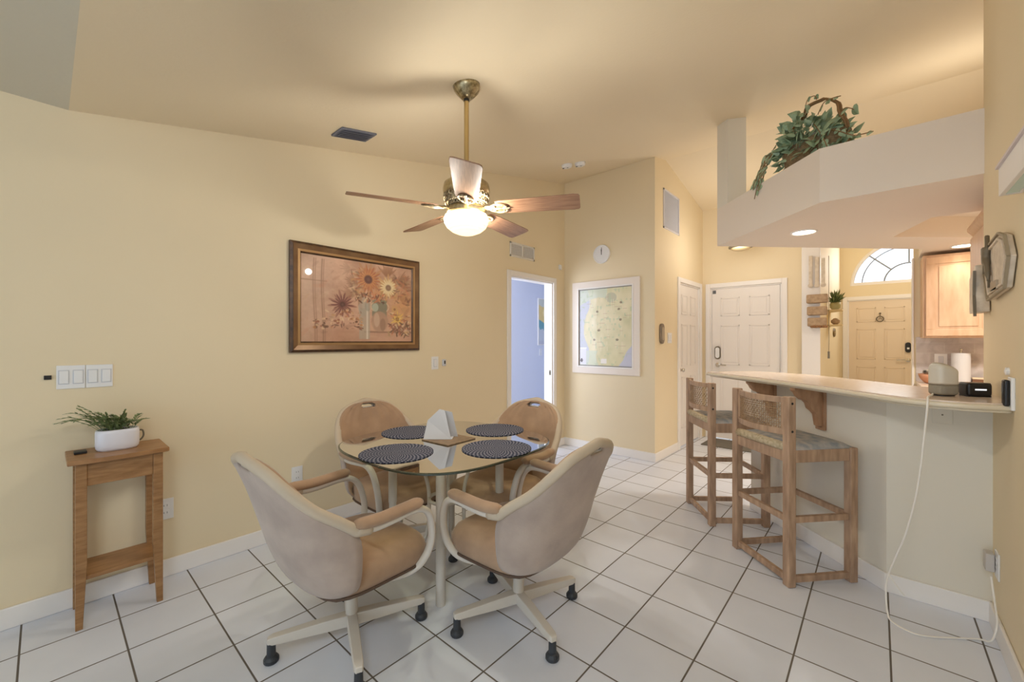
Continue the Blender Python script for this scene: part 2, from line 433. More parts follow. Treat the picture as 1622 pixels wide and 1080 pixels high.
# ------------------------------------------------------------------ doorways and doors
def casing(name, w, h, rz, loc, tw=.058, jamb=.12):
    """white casing; local x across, faces -y"""
    mb = MB(); mb.box(-tw, 0, -.018, 0, 0, h+tw); mb.box(w, w+tw, -.018, 0, 0, h+tw); mb.box(0, w, -.018, 0, h, h+tw)
    mb.box(-.001, .016, 0, jamb, 0, h); mb.box(w-.016, w+.001, 0, jamb, 0, h); mb.box(0, w, 0, jamb, h-.016, h+.001)
    o = mb.build(name, TRIM, bevel=.004); o.location = loc; o.rotation_euler = (0, 0, rz); return struct(o)

def six_panel(name, w, h, rz, loc, m=DOORP):
    t = MB().box(0, w, 0, .04, 0, h).build(name, m, bevel=.003)
    t.location = loc; t.rotation_euler = (0, 0, rz); struct(t)
    st = .11; cw = (w-3*st)/2
    for r0, r1 in ((.22, .86), (.99, 1.52), (1.64, h-.13)):
        for c in range(2):
            x0 = st+c*(cw+st); mb = MB()
            # moulding ring and raised field
            for a, b, cc, dd in ((x0, x0+cw, r0, r0+.016), (x0, x0+cw, r1-.016, r1), (x0, x0+.016, r0, r1), (x0+cw-.016, x0+cw, r0, r1)):
                mb.box(a, b, -.006, .0, cc, dd)
            mb.box(x0+.035, x0+cw-.035, -.005, 0, r0+.035, r1-.035)
            mb.build('door_panel', m, t, bevel=.003)
    return t

# bedroom doorway casing (faces +x): local x -> +y  (rz = +90)
casing('trim_3', DY1-DY0, DH, PI/2, (LX, DY0, 0))
stp = thing('strike_plate', 'small dark metal strike plate on white door jamb of the bedroom doorway', 'strike plate', (LX-.03, DY1-.016, .93))
MB().box(-.014, .014, -.003, 0, -.03, .03).build('plate', DARKMET, stp)
MB().box(-.006, .006, -.0045, -.003, -.012, .012).build('latch_slot', BLACK, stp)
# closet door on the hall's side wall
casing('trim_4', .78, 2.04, PI/2, (.89, 5.20, 0))
dcl = six_panel('door_1', .745, 2.02, PI/2, (.875, 5.217, .012))
MB().lathe([(.0, -.055), (.02, -.052), (.026, -.04), (.018, -.024), (.012, -.012), (.026, -.004), (.026, 0)], 16, (.06, .95), 'y').build('knob', CHROME, dcl, smooth=True)
# garage door at the hall end
casing('trim_5', .83, 2.04, 0, (.99, 6.11, 0), jamb=.1)
dg = six_panel('door_2', .79, 2.02, 0, (1.008, 6.125, .012))
lk = MB(); lk.lathe([(.0, -.03), (.05, -.03), (.055, -.02), (.055, 0)], 20, (0, 0), 'y')
lk = MB(); lk.prism([(.038*math.cos(a)+.0, .05*(1 if math.sin(a) > 0 else -1)+.038*math.sin(a)) for a in [2*PI*(k+.5)/24 for k in range(24)]], -.028, 0, 'y')
k1 = lk.build('smart_lock', DARKMET, dg, bevel=.004, loc=(.075, 0, 1.15), label='dark oval lock with pale keypad')
MB().prism([(.026*math.cos(a), .045*(1 if math.sin(a) > 0 else -1)+.026*math.sin(a)) for a in [2*PI*(k+.5)/24 for k in range(24)]], -.033, -.027, 'y').build('keypad', WHITEP, k1)
hd = MB(); hd.lathe([(.03, 0), (.03, -.01), (.012, -.015), (.012, -.045)], 16, (0, 0), 'y'); hd.bar((0, -.045, 0), (.11, -.05, 0), .014, .018)
hd.build('door_handle', CHROME, dg, smooth=False, loc=(.075, 0, .985))
MB().box(.01, .05, -.004, 0, 1.95, 1.995).build('door_chime_sensor', BOOKG, dg)
# entry door
casing('trim_6', .88, 2.04, 0, (2.30, 9.6, 0), tw=.065, jamb=.1)
de = six_panel('door_3', .84, 2.02, 0, (2.318, 9.615, .012), mat('warm_white_door', (232, 214, 190), .4))
k2 = MB().prism([(.035*math.cos(a), .05*(1 if math.sin(a) > 0 else -1)+.035*math.sin(a)) for a in [2*PI*(k+.5)/24 for k in range(24)]], -.03, 0, 'y').build('keypad_lock', BLACK, de, loc=(.77, 0, 1.2))
MB().box(-.015, .015, -.036, -.03, -.03, .0).build('button', WHITEP, k2)
hd = MB(); hd.lathe([(.033, 0), (.033, -.01), (.014, -.015), (.014, -.05)], 16, (0, 0), 'y'); hd.bar((0, -.05, 0), (-.14, -.055, 0), .016, .02)
hd.build('door_handle', CHROME, de, loc=(.77, 0, .99))
wr = MB(); wr.tube([(.045*math.cos(a), -.012, .045*math.sin(a)) for a in [2*PI*k/20 for k in range(20)]], .008, 6, True)
wr.tube([(0, -.012, .045), (0, -.012, .085)], .006, 6); wr.lathe([(0, -.03), (.014, -.024), (.016, -.012), (0, -.004)], 10, (0, .095), 'y')
wr.tube([(-.02, -.012, -.01), (0, -.012, .02), (.02, -.012, -.01)], .006, 6)
kn = wr.build('ring_knocker', DARKMET); kn.location = (2.318+.42, 9.60, 1.70)
tagp(kn, 'small metal ring ornament hanging on the middle of the front door', 'door ornament')
# arch window over the front door
fr = MB()
fr.tube([(ACX-(AR-.02)*math.cos(PI*k/40), 9.63, AZ+(AR-.02)*math.sin(PI*k/40)) for k in range(41)], .035, 8)
fr.box(ACX-AR, ACX+AR, 9.6, 9.66, AZ, AZ+.05)
aw = struct(fr.build('window_2', TRIM))
mu = MB(); mu.tube([(ACX-.31*math.cos(PI*k/24), 9.63, AZ+.02+.31*math.sin(PI*k/24)) for k in range(25)], .012, 6)
for a in (PI*.25, PI*.5, PI*.75): mu.bar((ACX-.31*math.cos(a), 9.63, AZ+.02+.31*math.sin(a)), (ACX-.74*math.cos(a), 9.63, AZ+.02+.72*math.sin(a)), .022, .022, (0, 1, 0))
mu.tube([(ACX-.60*math.cos(PI*k/30), 9.63, AZ+.02+.60*math.sin(PI*k/30)) for k in range(31)], .009, 6)
mu.build('muntin', mat('grey_came', (150, 156, 166), .5), aw)
MB().prism([(ACX-(AR-.03)*math.cos(PI*k/32), AZ+.03+(AR-.05)*math.sin(PI*k/32)) for k in range(33)], 9.645, 9.65, 'y').build('pane', PANE, aw)

# ------------------------------------------------------------------ bar counter
fe = [(3.11, 2.625), (3.0, 2.585), (2.90, 2.585), (2.82, 2.61), (2.74, 2.665), (2.66, 2.75), (2.56, 2.86), (2.46, 2.97), (2.33, 3.10), (2.17, 3.245), (2.0, 3.39), (1.83, 3.53), (1.665, 3.66)]
fs_ = [(p.x, p.y) for p in spline([(x, y, 0) for x, y in fe], 48)]
bk = [(1.93, 4.0), (2.30, 3.87), (2.58, 3.60), (2.86, 3.29), (3.11, 3.24)]
bar = thing('bar_counter', 'cream curved breakfast bar top running from the right wall above the bar wall', 'counter', (2.7, 3.0, 0))
def loc_poly(P, ox=2.7, oy=3.0): return [(x-ox, y-oy) for x, y in P]
MB().prism(loc_poly(fs_+bk), 1.048, 1.07).build('counter_top', CTOP, bar, bevel=.003)
inn = [(x+.012*(1 if x < 3.1 else 0), y+.012) for x, y in fs_]
MB().prism(loc_poly(inn+bk), 1.030, 1.048).build('under_trim', CEDGE, bar, bevel=.004)
edge = MB(); edge.tube([(x-2.7, y-3.0, 1.052) for x, y in fs_], .012, 8); edge.build('front_edge', CEDGE, bar, smooth=True)
# carved brackets under the counter
def corbel(px, nm='corbel'):
    base = P0+d*px
    prof = [(0, 1.03), (-.20, 1.03), (-.20, 1.012), (-.185, 1.0), (-.17, .975), (-.145, .955), (-.125, .95), (-.105, .93), (-.095, .90), (-.07, .88), (-.052, .86), (-.045, .82), (-.04, .79), (0, .79)]
    o = MB().prism(prof, -.022, .022, 'x').build(nm, CORBEL, bar, bevel=.003)
    o.location = (base.x-2.7, base.y-3.0, 0)
    ang = math.atan2(nrm.y, nrm.x)-PI/2
    o.rotation_euler = (0, 0, ang)
    p = MB().box(-.035, .035, -.018, 0, .765, 1.03).build('back_plate', CORBEL, o, bevel=.003)
    return o
corbel(.41); corbel(.84)
wl = struct(MB().box(0, .1, 0, .1, 0, .1).build('trim_7', TRIM)); bpy.data.objects.remove(wl)

# ------------------------------------------------------------------ bar stools
def make_stool():
    t = thing('bar_stool', '', 'bar stool')
    W, D, S = .417, .375, .045
    hx, hy = W/2, D/2        # faces +y, backrest at -y
    for sx in (-1, 1):
        MB().box(sx*hx-S/2, sx*hx+S/2, -hy-S/2, -hy+S/2, 0, 1.02).build('leg', STOOLW, t, bevel=.005)
        MB().box(sx*hx-S/2, sx*hx+S/2, hy-S/2, hy+S/2, 0, .737).build('leg', STOOLW, t, bevel=.005)
    for z0, z1, th in ((.665, .733, .03), ):
        for sx in (-1, 1): MB().box(sx*hx-.014, sx*hx+.014, -hy+S/2, hy-S/2, z0, z1).build('seat_rail', STOOLW, t, bevel=.003)
        for sy in (-1, 1): MB().box(-hx+S/2, hx-S/2, sy*hy-.014, sy*hy+.014, z0, z1).build('seat_rail', STOOLW, t, bevel=.003)
    for z in (.02, .34):
        for sx in (-1, 1): MB().box(sx*hx-.012, sx*hx+.012, -hy+S/2, hy-S/2, z, z+.034).build('stretcher', STOOLW, t, bevel=.003)
        for sy in ((-1, 1) if z > .1 else (-1,)): MB().box(-hx+S/2, hx-S/2, sy*hy-.012, sy*hy+.012, z, z+.034).build('stretcher', STOOLW, t, bevel=.003)
    # seat cushion
    def P(a, b):
        x = (a-.5)*2; y = (b-.5)*2
        e = (1-abs(x)**5)*(1-abs(y)**5)
        return (x*(hx+.012), y*(hy+.01), .733+.035*max(e, 0)**.5)
    c = MB(); c.grid(P, 20, 20)
    c.box(-hx-.012, hx+.012, -hy-.01, hy+.01, .722, .735)
    c.build('seat', BLUEFAB, t, smooth=True)
    r = MB(); r.tube([(-hx+.02, -hy-.004, .745), (-hx*.5, -hy-.012, .748), (0, -hy-.014, .749), (hx*.5, -hy-.012, .748), (hx-.02, -hy-.004, .745)], .024, 10)
    r.build('rush_edge_roll', RUSH, t, smooth=True, label='cream rush roll along the back of the seat')
    # curved backrest: rails + cane
    def bow(x): return -hy-.05*(1-(x/(hx-.02))**2)
    bc = MB()
    for z, h in ((.998, .032), (.826, .034)):
        xs = [(-hx+.022)+(2*hx-.044)*k/12 for k in range(13)]
        vs = []; 
        for x in xs:
            for dy, dz in ((-.009, -h/2), (.009, -h/2), (.009, h/2), (-.009, h/2)): vs.append((x, bow(x)+dy, z+dz))
        fsx = [(4*i+k, 4*i+(k+1) % 4, 4*i+4+(k+1) % 4, 4*i+4+k) for i in range(12) for k in range(4)]+[(3, 2, 1, 0), (48, 49, 50, 51)]
        bc.add(vs, fsx)
    for x in (-hx+.032, hx-.032): bc.box(x-.01, x+.01, bow(x)-.008, bow(x)+.008, .826, .998)
    back = bc.build('backrest', STOOLW, t, bevel=.002)
    ca = MB()
    n = 30
    for k in range(1, n):
        x = -hx+.03+(2*hx-.06)*k/n
        ca.bar((x, bow(x), .838), (x, bow(x), .985), .0042, .002, (0, 1, 0))
    for k in range(1, 12):
        z = .838+.147*k/12
        pts = [(-hx+.03+(2*hx-.06)*i/10, bow(-hx+.03+(2*hx-.06)*i/10)-.001, z) for i in range(11)]
        ca.tube(pts, .0022, 4)
    for k in range(-10, 30, 2):     # diagonal strands
        p = []
        for i in range(9):
            z = .838+.147*i/8; x = -hx+.03+(2*hx-.06)*(k/n)+.12*i/8
            if -hx+.028 < x < hx-.028: p.append((x, bow(x)+.001, z))
        if len(p) > 1: ca.tube(p, .0015, 4)
    ca.build('cane_panel', CANE, back)
    for z in (.985, .835):
        for sx in (-1, 1): MB().lathe([(.007, -.002), (.007, 0), (0, .0015)], 10, (-hy, z), 'x').build('screw_cap', BLACK, t, loc=(sx*(hx+S/2) if sx > 0 else -(hx+S/2)-.001, 0, 0))
    return t
s1 = make_stool()
s2 = copy_tree(s1)
s1.location = (2.314, 3.008, 0); s1.rotation_euler = (0, 0, math.atan2(.753, .658)-PI/2)
s2.location = (1.832, 3.515, 0); s2.rotation_euler = (0, 0, math.radians(38.5)-PI/2)
tagp(s1, 'weathered oak bar stool with cane back, the nearer of the two at the bar', group='cane backed bar stools at the counter')
tagp(s2, 'weathered oak bar stool with cane back, the farther one, beside the door mat', group='cane backed bar stools at the counter')
tagp(s1, cat='bar stool'); tagp(s2, cat='bar stool')

# ------------------------------------------------------------------ dining chairs
def make_chair():
    t = thing('dining_chair', '', 'chair')
    Ck = [(0,-.43,.888),(0,-.425,.865),(0,-.41,.82),(0,-.385,.75),(0,-.36,.66),(0,-.335,.57),(0,-.30,.46),(0,-.25,.36),(0,-.16,.28)]
    Ek = [(.05,-.43,.886),(.155,-.405,.855),(.22,-.365,.80),(.265,-.29,.72),(.295,-.195,.650),(.302,-.13,.585),(.292,-.115,.47),(.262,-.115,.37),(.15,-.11,.30)]
    nv = 28
    C_ = spline(Ck, nv); E_ = spline(Ek, nv)
    def S(a, b, push=0):
        s = (a-.5)*2; j = b*nv; i0 = min(int(j), nv-1); f = j-i0
        c = C_[i0].lerp(C_[i0+1], f); e = E_[i0].lerp(E_[i0+1], f)
        q = abs(s)
        x = e.x*math.sin(q*PI/2)**.9*(1 if s >= 0 else -1)
        y = c.y+(e.y-c.y)*q**2.1+push; z = c.z+(e.z-c.z)*q**2
        return (x, y, z)
    hole = {(i, j) for i in (9, 10, 11, 12, 13, 14) for j in (1, 2)} | {(i, 3) for i in (10, 11, 12, 13)} | {(i, 4) for i in (10, 11, 12, 13)}
    sh = MB(); sh.grid(lambda a, b: S(a, b), 24, nv, hole)
    sh.build('back_shell', SUEDE, t, smooth=True, solid=.012, off=1)
    def F(a, b):
        s = (a-.5)*2; bb_ = .035+b*.93
        x, y, z = S(.5+s*.5*.955, bb_)
        e = (1-abs(s)**4)*(1-abs(2*b-1)**6)
        # gathered pleats fanning down from the handle
        pl = .0055*math.sin(s*30)*max(0, math.sin(PI*min(1, b*2.1)))*(1-abs(s)) if b < .5 else 0
        return (x, y+.014+.030*max(e, 0)**.5+pl, z)
    hole2 = {(i, j) for i in range(14, 22) for j in (1,)} | {(i, 2) for i in range(14, 22)} | {(i, 3) for i in range(15, 21)}
    inn = MB(); inn.grid(F, 36, nv, hole2)
    inn.build('back_cushion', TAN, t, smooth=True, solid=.012, off=1)
    # padded rim along the outline
    rim = []
    for j in range(2, 17): p = S(1, j/nv); rim.append(p)
    rim = rim[::1]
    tail = [(.304, -.135, .614), (.303, -.09, .606)]
    path = tail[::-1]+[(x, y+.008, z) for x, y, z in rim][::-1]+[(S(.75, 0.0)[0]*.6, -.425, .892), (0, -.425, .895), (-S(.75, 0.0)[0]*.6, -.425, .892)]+[(-x, y+.008, z) for x, y, z in rim]+[(-x, y, z) for x, y, z in tail]
    sm = spline(path, 90)
    r = MB(); r.tube(sm, .021, 10, flat=(1, 1)); r.build('rim', CREAM_UPH, t, smooth=True, label='pale padded rim around the backrest')
    # handle slot surround
    hp = [S(9/24, 2/nv), S(15/24, 2/nv), S(14/24, 4.6/nv), S(10/24, 4.6/nv)]
    hb = MB(); hb.tube([(x, y+.012, z) for x, y, z in hp], .006, 6, True); hb.build('handle_slot_trim', CREAM, t, smooth=True)
    # seat cushion
    def SC(a, b):
        x = (a-.5)*2; y = (b-.5)*2
        R = (abs(x)**5+abs(y)**5)
        e = max(0, 1-R*.5)
        return (x*.235, .02+y*.235, .425+.045*e**.6-(.02*max(0, y) ** 2))
    se = MB()
    N = 40; rings = []
    prof = [(0, .46), (.5, .462), (.8, .455), (.93, .44), (1.0, .41), (1.0, .365), (.96, .33), (.85, .318), (0, .318)]
    vs = []
    for s_, z in prof:
        for k in range(N):
            a = 2*PI*k/N; ca, sa = math.cos(a), math.sin(a)
            rr = s_/((abs(ca)**4.5+abs(sa)**4.5)**(1/4.5))
            zz = z-(.012*max(0, sa)*s_ if z > .4 else 0)
            vs.append((.252*rr*ca, .03+.245*rr*sa, zz))
    fs = []
    for i in range(len(prof)-1):
        for k in range(N): fs.append((i*N+k, i*N+(k+1) % N, (i+1)*N+(k+1) % N, (i+1)*N+k))
    se.add(vs, fs)
    seat = se.build('seat', TAN, t, smooth=True)
    pp = MB(); pts = []
    for k in range(N):
        a = 2*PI*k/N; ca, sa = math.cos(a), math.sin(a); rr = .985/((abs(ca)**4.5+abs(sa)**4.5)**(1/4.5))
        pts.append((.252*rr*ca, .03+.245*rr*sa, .338))
    pp.tube(pts, .006, 6, True); pp.build('piping', mat_dk, seat, smooth=True)
    # arm frames and pads
    for sx in (-1, 1):
        A = [(.300, -.150, .622), (.303, -.08, .605), (.303, 0, .606), (.302, .09, .614), (.30, .150, .608), (.295, .192, .575), (.288, .215, .515), (.278, .222, .445), (.262, .205, .375), (.235, .165, .325), (.19, .10, .302), (.12, .02, .297), (0, -.02, .295)]
        sp = spline([(sx*x, y, z) for x, y, z in A], 44)
        f = MB(); f.tube(sp, .0165, 10, flat=(1.15, .9), up=(1, 0, 0)); arm = f.build('arm_frame', CREAM, t, smooth=True)
        g = MB(); pd = spline([(sx*.303, -.155, .640), (sx*.304, -.05, .632), (sx*.304, .05, .636), (sx*.303, .150, .642)], 16)
        rr = [.014]+[.022]+[.026]*13+[.022]+[.013]
        g.tube(pd, rr, 12, flat=(1.15, .85), up=(1, 0, 0)); g.build('arm_pad', TAN, arm, smooth=True)
    # pedestal
    c = MB(); c.lathe([(.024, .07), (.026, .115), (.026, .24), (.022, .245), (.020, .30)], 20); c.build('column', CREAM, t, smooth=False)
    MB().box(-.11, .11, -.12, .10, .292, .318).build('seat_plate', BLKRUB, t, bevel=.004)
    lv = MB(); lv.lathe([(.0, 0), (.012, .004), (.012, .03), (0, .034)], 10); lv.build('tension_knob', BLKRUB, t, loc=(-.035, -.03, .262), smooth=True)
    th0 = math.atan2(.281, .125)
    for k in range(4):
        a = th0+k*PI/2; ca, sa = math.cos(a), math.sin(a)
        m_ = MB(); vs = []
        for r_, w_, zt, zb in ((.0, .044, .118, .066), (.12, .042, .116, .068), (.305, .036, .106, .074), (.325, .026, .100, .078)):
            for sw, z in ((-1, zb), (1, zb), (1, zt), (-1, zt)): vs.append((ca*r_-sa*sw*w_/2, sa*r_+ca*sw*w_/2, z))
        fs = [(4*i+q, 4*i+(q+1) % 4, 4*i+4+(q+1) % 4, 4*i+4+q) for i in range(3) for q in range(4)]+[(3, 2, 1, 0), (12, 13, 14, 15)]
        m_.add(vs, fs); leg = m_.build('leg', CREAM, t, bevel=.004)
        g = MB(); g.lathe([(.026, 0), (.029, .005), (.029, .016), (.022, .026), (.017, .03), (.016, .08), (.0, .08)], 16, (ca*.31, sa*.31))
        g.build('glide_foot', BLKRUB, leg, smooth=False)
    return t
CREAM_UPH = mat('pale_tan_upholstered_rim', (196, 180, 158), .85, var=.05, bump=.1)
mat_dk = mat('dark_piping', (92, 72, 58), .8)
ch = make_chair()
ca_, cb_, cc_, cd_ = ch, copy_tree(ch), copy_tree(ch), copy_tree(ch)
grp = 'swivel dining chairs around the glass table'
for o, loc, rz, lab in (
    (ca_, (.954, .975, 0), 0.02, 'taupe suede swivel chair, nearest the console table, its back turned to the camera'),
    (cb_, (1.406, 1.585, 0), PI/2+.03, 'taupe suede swivel chair on the bar side of the glass table, seen from behind'),
    (cc_, (.40, 1.58, 0), -PI/2, 'tan suede swivel chair between the glass table and the painting wall, facing the camera'),
    (cd_, (.90, 1.99, 0), PI+.06, 'tan suede swivel chair beyond the glass table, in front of the bedroom doorway')):
    o.location = loc; o.rotation_euler = (0, 0, rz); tagp(o, lab, 'chair', grp)

# ------------------------------------------------------------------ glass table
TX, TY = .85, 1.60
tb = thing('dining_table', 'rounded square glass dining table on four cream metal posts', 'table', (TX, TY, 0))
def sq(a, h, e=3.2):
    c, s = math.cos(a), math.sin(a); return (h*abs(c)**(2/e)*math.copysign(1, c), h*abs(s)**(2/e)*math.copysign(1, s))
out = [sq(2*PI*k/96, .52) for k in range(96)]
gt = MB(); vs = []
for sc, z in ((.985, .741), (1, .743)): pass
gt.add([(x*.985, y*.985, .736) for x, y in out]+[(x*.985, y*.985, .748) for x, y in out], [tuple(range(96))[::-1], tuple(range(96, 192))])
top_ = gt.build('glass_top', GLASS, tb)
ge = MB(); n = 96; vs = []
for sc, z in ((.985, .748), (1, .7455), (1, .7385), (.985, .736)):
    vs += [(x*sc, y*sc, z) for x, y in out]
ge.add(vs, [(i*n+k, i*n+(k+1) % n, (i+1)*n+(k+1) % n, (i+1)*n+k) for i in range(3) for k in range(n)])
ge.build('bevelled_edge', GEDGE, top_, label='dark green bevelled glass edge')
for sx in (-1, 1):
    for sy in (-1, 1):
        MB().lathe([(.024, 0), (.024, .70), (.020, .702), (.020, .735)], 20, (sx*.215, sy*.215)).build('leg', CREAM, tb)
fr = MB()
for z in (.655, ):
    for a in range(4):
        p, q = [(-.215, -.215), (.215, -.215), (.215, .215), (-.215, .215)][a], [(-.215, -.215), (.215, -.215), (.215, .215), (-.215, .215)][(a+1) % 4]
for a in range(4):       # curved braces sweeping to the centre ring
    sx, sy = [(-1, -1), (1, -1), (1, 1), (-1, 1)][a]
    fr.tube(spline([(sx*.2, sy*.2, .70), (sx*.15, sy*.15, .66), (sx*.10, sy*.10, .60), (sx*.075, sy*.075, .5), (sx*.07, sy*.07, .4), (sx*.075, sy*.075, .25), (sx*.11, sy*.11, .14), (sx*.2, sy*.2, .10)], 20), .011, 8)
fr.tube([(.10*math.cos(2*PI*k/24), .10*math.sin(2*PI*k/24), .42) for k in range(24)], .01, 8, True)
fr.tube([(.25*math.cos(2*PI*k/40), .25*math.sin(2*PI*k/40), .705) for k in range(40)], .011, 8, True)
fr.build('brace_frame', CREAM, tb, smooth=True)
# placemats
pm = thing('placemat', '', 'placemat', (0, 0, 0))
MB().lathe([(0, .0), (.178, 0), (.185, .0015), (.185, .003), (.178, .0045), (0, .0045)], 72).build('mat', MATM, pm)
first = True
for (x, y, lab) in ((.865, 1.262, 'navy round woven placemat, nearest the camera, in front of the chair by the console'),
                    (1.185, 1.665, 'navy round woven placemat on the bar side of the glass table'),
                    (.515, 1.60, 'navy round woven placemat on the painting side of the glass table, behind the white card'),
                    (.86, 1.99, 'navy round woven placemat at the far side of the glass table, toward the doorway')):
    o = pm if first else copy_tree(pm); first = False
    o.location = (x, y, .7483); tagp(o, lab, 'placemat', 'round placemats on the glass table')
cst = MB().box(-.11, .11, -.11, .11, 0, .006).build('square_coaster', SEATCOAST, bevel=.002); cst.location = (.84, 1.625, .7485); cst.rotation_euler = (0, 0, .05)
tagp(cst, 'flat brown square mat in the middle of the glass table', 'mat')
# white card holder standing on the coaster
cd = thing('card_holder', 'white folded card holder standing at the centre of the glass table', 'card holder', (.785, 1.585, .7550), .72)
e1 = MB(); e1.add([(-.075, -.03, 0), (.085, -.03, 0), (.045, -.004, .16), (.012, -.003, .168), (-.055, -.006, .105)], [(0, 1, 2, 3, 4)]); e1.build('front_card', PAPER, cd, solid=.002)
e2 = MB(); e2.add([(-.045, .04, 0), (.115, .04, 0), (.085, .006, .15), (.012, .001, .168), (-.02, .006, .13)], [(0, 1, 2, 3, 4)]); e2.build('rear_card', PAPER, cd, solid=.002)
MB().box(-.05, .09, -.03, .04, 0, .003).build('base', PAPER, cd)

# ------------------------------------------------------------------ console table
ct = thing('console_table', 'narrow honey oak console table with low shelf against the left wall', 'console table', (-.15, .317, 0))
tp = [(-.136, -.18), (.142, -.18)]+[(.142+.016*math.sin(PI*k/12), -.18+.358*k/12) for k in range(1, 12)]+[(.142, .178), (-.136, .178)]
MB().prism(tp, .757, .779).build('table_top', TOPOAK, ct, bevel=.004)
for sx, x0 in ((1, .11), (-1, -.108)):
    for sy in (-1, 1):
        yc = sy*.135
        vs = []
        for z, w in ((0, .024), (.30, .038), (.757, .038)):
            xo = x0+.019 if sx > 0 else x0-.019
            yo = yc+sy*.0+.019*sy
            x1_, x2_ = sorted((xo, xo-sx*w)); y1_, y2_ = sorted((yo, yo-sy*w))
            vs += [(x1_, y1_, z), (x2_, y1_, z), (x2_, y2_, z), (x1_, y2_, z)]
        fs = [(4*i+q, 4*i+(q+1) % 4, 4*i+4+(q+1) % 4, 4*i+4+q) for i in range(2) for q in range(4)]+[(3, 2, 1, 0), (8, 9, 10, 11)]
        MB().add(vs, fs).build('leg', LEATHERB, ct, bevel=.002)
ap = MB(); ap.box(.106, .122, -.116, .116, .65, .757); ap.box(-.12, -.106, -.116, .116, .65, .757)
ap.box(-.09, .092, -.148, -.136, .65, .757); ap.box(-.09, .092, .136, .148, .65, .757); ap.build('apron', LEATHERB, ct, bevel=.002)
MB().box(-.115, .108, -.135, .135, .213, .231).build('shelf', TOPOAK, ct, bevel=.002)
# potted plant
pp = thing('potted_plant', 'white oval planter with feathery green leaves on the honey oak console', 'potted plant', (-.165, .315, .779))
def oval(prof, n=36, ex=.058, ey=.082, bulge=1):
    m = MB(); vs = []
    for s_, z in prof:
        for k in range(n):
            a = 2*PI*k/n; p = sq(a, 1, 2.6); vs.append((p[0]*ex*s_, p[1]*ey*s_, z))
    fs = [(i*n+k, i*n+(k+1) % n, (i+1)*n+(k+1) % n, (i+1)*n+k) for i in range(len(prof)-1) for k in range(n)]
    m.add(vs, fs+[tuple(range(n))[::-1], tuple(range((len(prof)-1)*n, len(prof)*n))]); return m
oval([(.88, 0), (.97, .01), (1.0, .03), (1.0, .085), (.97, .098), (.90, .102), (.86, .098), (.86, .075)]).build('pot', POT, pp, smooth=True)
oval([(.85, .07), (.85, .09), (.5, .094)]).build('soil', SOIL, pp)
hh = MB(); hh.tube(spline([(0, .078, .08), (0, .094, .078), (0, .098, .05), (0, .086, .03), (0, .078, .03)], 12), .004, 6); hh.build('handle', DARKMET, pp, smooth=True)
lf = MB(); st = MB()
rnd = random.Random(3)
for k in range(48):
    a = rnd.uniform(0, 2*PI); L_ = rnd.uniform(.06, .12); 
    if k < 16: a = -PI/2+rnd.uniform(-.7, .7); L_ = rnd.uniform(.12, .20)
    b0 = Vector((rnd.uniform(-.03, .03), rnd.uniform(-.055, .055), .085))
    lean = rnd.uniform(.5, 1.0) if k < 16 else rnd.uniform(.15, .9)
    dx, dy = math.cos(a)*lean*.7, math.sin(a)*lean
    pts = []
    for i in range(9):
        t_ = i/8; p = b0+Vector((dx*L_*t_, dy*L_*t_, L_*(1.15*t_-.80*t_*t_*lean)))
        p.x = max(p.x, -.105); pts.append(p)
    st.tube(pts, .0014, 4)
    for i in range(2, 9):
        for sd in (-1, 1):
            tdir = (pts[i]-pts[i-1]).normalized(); side = tdir.cross(Vector((0, 0, 1)))
            if side.length < .1: side = Vector((1, 0, 0))
            side.normalize()
            dl = (tdir*.8+side*sd*.55+Vector((0, 0, rnd.uniform(-.35, .1)))).normalized()
            ll = rnd.uniform(.024, .036)*(1-.04*i); w_ = .0048
            q = dl.cross(Vector((0, 0, 1))).normalized()*w_; p = pts[i]; m = p+dl*ll*.5; e = p+dl*ll
            for vv in (m, e): vv.x = max(vv.x, -.115)
            lf.add([p, m+q, e, m-q+Vector((0, 0, .001))], [(0, 1, 2, 3)])
lf.build('foliage', LEAFN, pp, solid=.0008); st.build('stem', LEAFN, pp)
ph = MB().box(-.028, .028, -.022, .022, 0, .012).build('remote_fob', BLACK, bevel=.003); ph.location = (-.175, .185, .7792)
tagp(ph, 'small black fob lying on the oak console beside the white planter', 'remote')

